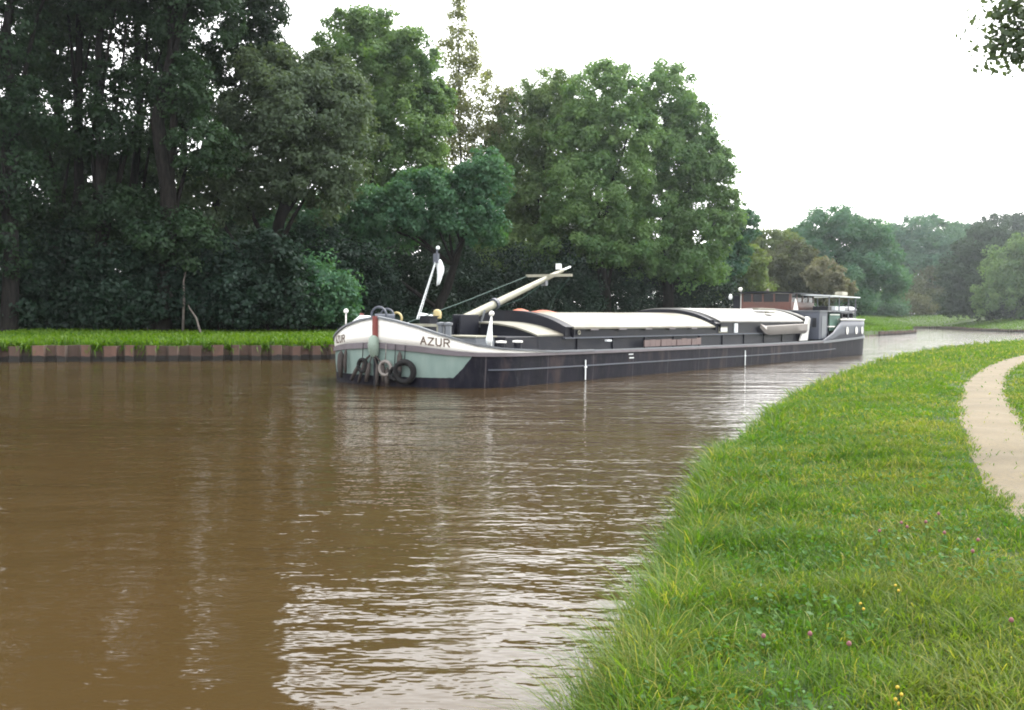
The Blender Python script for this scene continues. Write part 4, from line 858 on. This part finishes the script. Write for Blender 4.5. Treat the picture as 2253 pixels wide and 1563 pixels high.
# ---- loose things carried by or hanging from the barge
def wthing(mb, name, mat, label, cat, group=None, **k):
    mb.v = [tuple(BM @ Vector(v)) for v in mb.v]; o = mb.build(name, mat, **k); tag(o, label, cat, group); return o
m = MB(); rows = []
for i in range(13):
    t = i/12; L = 22.1 + 5.6*t; hw = .02 + .21*min(1, (t*5)**.6) ; zb = 1.54 - .33*min(1, (t*9)**.6); rows.append([bl(L, 2.46, 1.62 + .10*t), bl(L, 2.42 + .26*hw/.23, 1.60 + .10*t), bl(L, 2.46 + hw, zb + .18), bl(L, 2.46 + hw*.6, zb + .05*t), bl(L, 2.45, zb + .05*t)])
m.strip(rows, close=True); m.f.append(tuple(range(60, 65)))
wthing(m, 'punt', M['dinghy'], 'grey-beige flat work punt slung on its side along the aft coaming', 'punt', smooth='auto')
for i, (L0, n_b) in enumerate(((10.9, 1),)):
    m = MB(); rr = random.Random(3)
    for k in range(11): m.box(bl(L0 + k*.43, 2.62 - .01*k % .03, .93), bl(L0 + k*.43 + .40, 2.58, 1.17 + rr.uniform(-.02, .02)))
    wthing(m, 'plank_stack', M['board'], 'pinkish weathered planks standing on edge on the side deck', 'planks')
def tarp(L, P, sx, sy, h, seed, label):
    g = random.Random(seed); rows = []
    for i in range(9):
        row = []
        for j in range(7):
            a, b = i/8, j/6; e = max(0, math.sin(math.pi*a))**.5*max(0, math.sin(math.pi*b))**.5; pz = P + (b-.5)*sy
            zr = 1.63 + .5*(1-min(1, abs(pz)/2.4)**2.4); row.append(bl(L + (a-.5)*sx, pz, zr - .03 + e*h*g.uniform(.7, 1.25)))
        rows.append(row)
    wthing(MB().strip(rows), 'tarpaulin', M['orange'], label, 'tarpaulin', 'orange tarpaulins on the hatch roof', smooth=True)
tarp(8.0, -.75, .7, .6, .13, 4, 'orange-red folded tarpaulin heaped highest on the forward hatch roof'); tarp(8.5, -.1, .9, .7, .07, 5, 'flatter orange-red tarpaulin beside the foot of the stay wire')
# covered dinghy on the stern
m = MB(); rows = []
for i in range(11):
    t = i/10; L = 33.3 + 3.5*t; hw = .55*max(0, math.sin(math.pi*min(.5, .12 + t*.9)))**.8*(1 if t < .8 else 1-(t-.8)*1.2); rows.append([bl(L, 1.95 + hw*math.cos(a), 2.42 + .05*t + (.20 if math.sin(a) > 0 else .24)*math.sin(a)) for a in np.linspace(0, 2*math.pi, 13)[:-1]])
m.strip(rows, close=True); m.f += [tuple(range(12)), tuple(len(m.v)-12+k for k in range(12))]
wthing(m, 'dinghy', M['bluegrey'], 'dark covered dinghy stowed above the stern cabin roof', 'dinghy', smooth='auto')
for L in (34.0, 36.0): MB().box(bl(L, 2.4, 2.0), bl(L+.1, 1.5, 2.27)).build('chock', M['navy'], barge)
# fenders of rope and tyre round the stem
def hang(s, side, z): return hullpt(s, z, .10, side)
def rope_fender(p, q, r, label):
    m = MB(); a, b = Vector(p), Vector(q); m.tube([bl(-.16, 0, .92), a.lerp(b, .1), a, a.lerp(b, .5), b], [.018, .02, r*.7, r, r*.8], 9); return wthing(m, 'rope_fender', M['rope'], label, 'fender', 'fenders hanging round the bow', smooth=True)
rope_fender(hang(.55, -1, .62), hang(.95, -1, .12), .06, 'long rope fender slanting away from the stem boss over the shaded bow')
rope_fender(hang(.18, -1, .62), hang(.30, -1, .10), .07, 'thick rope fender hanging straight down beside the stem')
rope_fender(hang(.12, 1, .6), hang(.1, 1, .02), .055, 'rope fender trailing into the water at the stem foot')
def tyre(s, side, z, R, tw_, label, mat='rubber'):
    p = hullpt(s, z, .13, side); q = hullpt(s, z, 1.13, side); nrm = (q-p).normalized(); nrm = (nrm + Vector((0, .0, 0))).normalized()
    m = MB().torus(p, R, tw_, nrm, 24, 10); top = hullpt(s, z_wbot(s) if s < 6 else .9, .10, side); m.tube([p + Vector((0, 0, R)), top], .013, 5)
    return wthing(m, 'tyre_fender', M[mat], label, 'fender', 'fenders hanging round the bow', smooth=True)
tyre(.42, -1, .55, .17, .05, 'small pale-rimmed tyre fender in the shade beside the stem boss')
tyre(.42, 1, .50, .19, .05, 'pale ringed tyre fender just past the stem on the name side', 'dinghy')
tyre(1.02, 1, .42, .27, .085, 'largest worn tyre fender below the bow band on the name side')
def bar_fender(s, side, z0, z1, r, label):
    m = MB().tube([hullpt(s, z1+.12, .09, side), hullpt(s, z1, .1, side), hullpt(s, (z0+z1)/2, .12, side), hullpt(s, z0, .1, side)], [.02, r, r*1.1, r*.7], 9)
    return wthing(m, 'rope_fender', M['rope'], label, 'fender', 'fenders hanging round the bow', smooth=True)
bar_fender(.46, 1, .0, .42, .06, 'straight rope fender hanging through the pale ringed tyre')
bar_fender(.85, 1, .25, .85, .07, 'knotted rope fender beside the largest worn tyre')
bar_fender(1.55, -1, .15, .8, .09, 'fat black rope fender on the far side of the bow')
rope_fender(hang(.30, 1, .66), hang(.34, 1, .14), .065, 'thick dark rope fender between the stem foot and the pale ringed tyre')
rope_fender(hang(.36, -1, .70), hang(.62, -1, .06), .05, 'slack rope fender crossing behind the small pale-rimmed tyre')
tyre(.72, 1, .36, .15, .06, 'small black tyre fender hanging low between the two bigger ones')
bar_fender(1.25, -1, .3, .85, .05, 'thin rope fender between the far bow corner and the stem')

# ---------------------------------------------------------------- haze
hz = MB().box((-620, -220, -3), (620, 720, 42)); ho = hz.build('haze', bpy.data.materials.new('haze_volume')); tag(ho, kind='stuff')
hm = ho.data.materials[0]; hm.use_nodes = True; hn = hm.node_tree; hn.nodes.clear(); pv = hn.nodes.new('ShaderNodeVolumePrincipled'); oo = hn.nodes.new('ShaderNodeOutputMaterial')
pv.inputs['Color'].default_value = (.86, .93, 1.0, 1); pv.inputs['Density'].default_value = .00024; pv.inputs['Anisotropy'].default_value = .78
hn.links.new(pv.outputs[0], oo.inputs['Volume'])
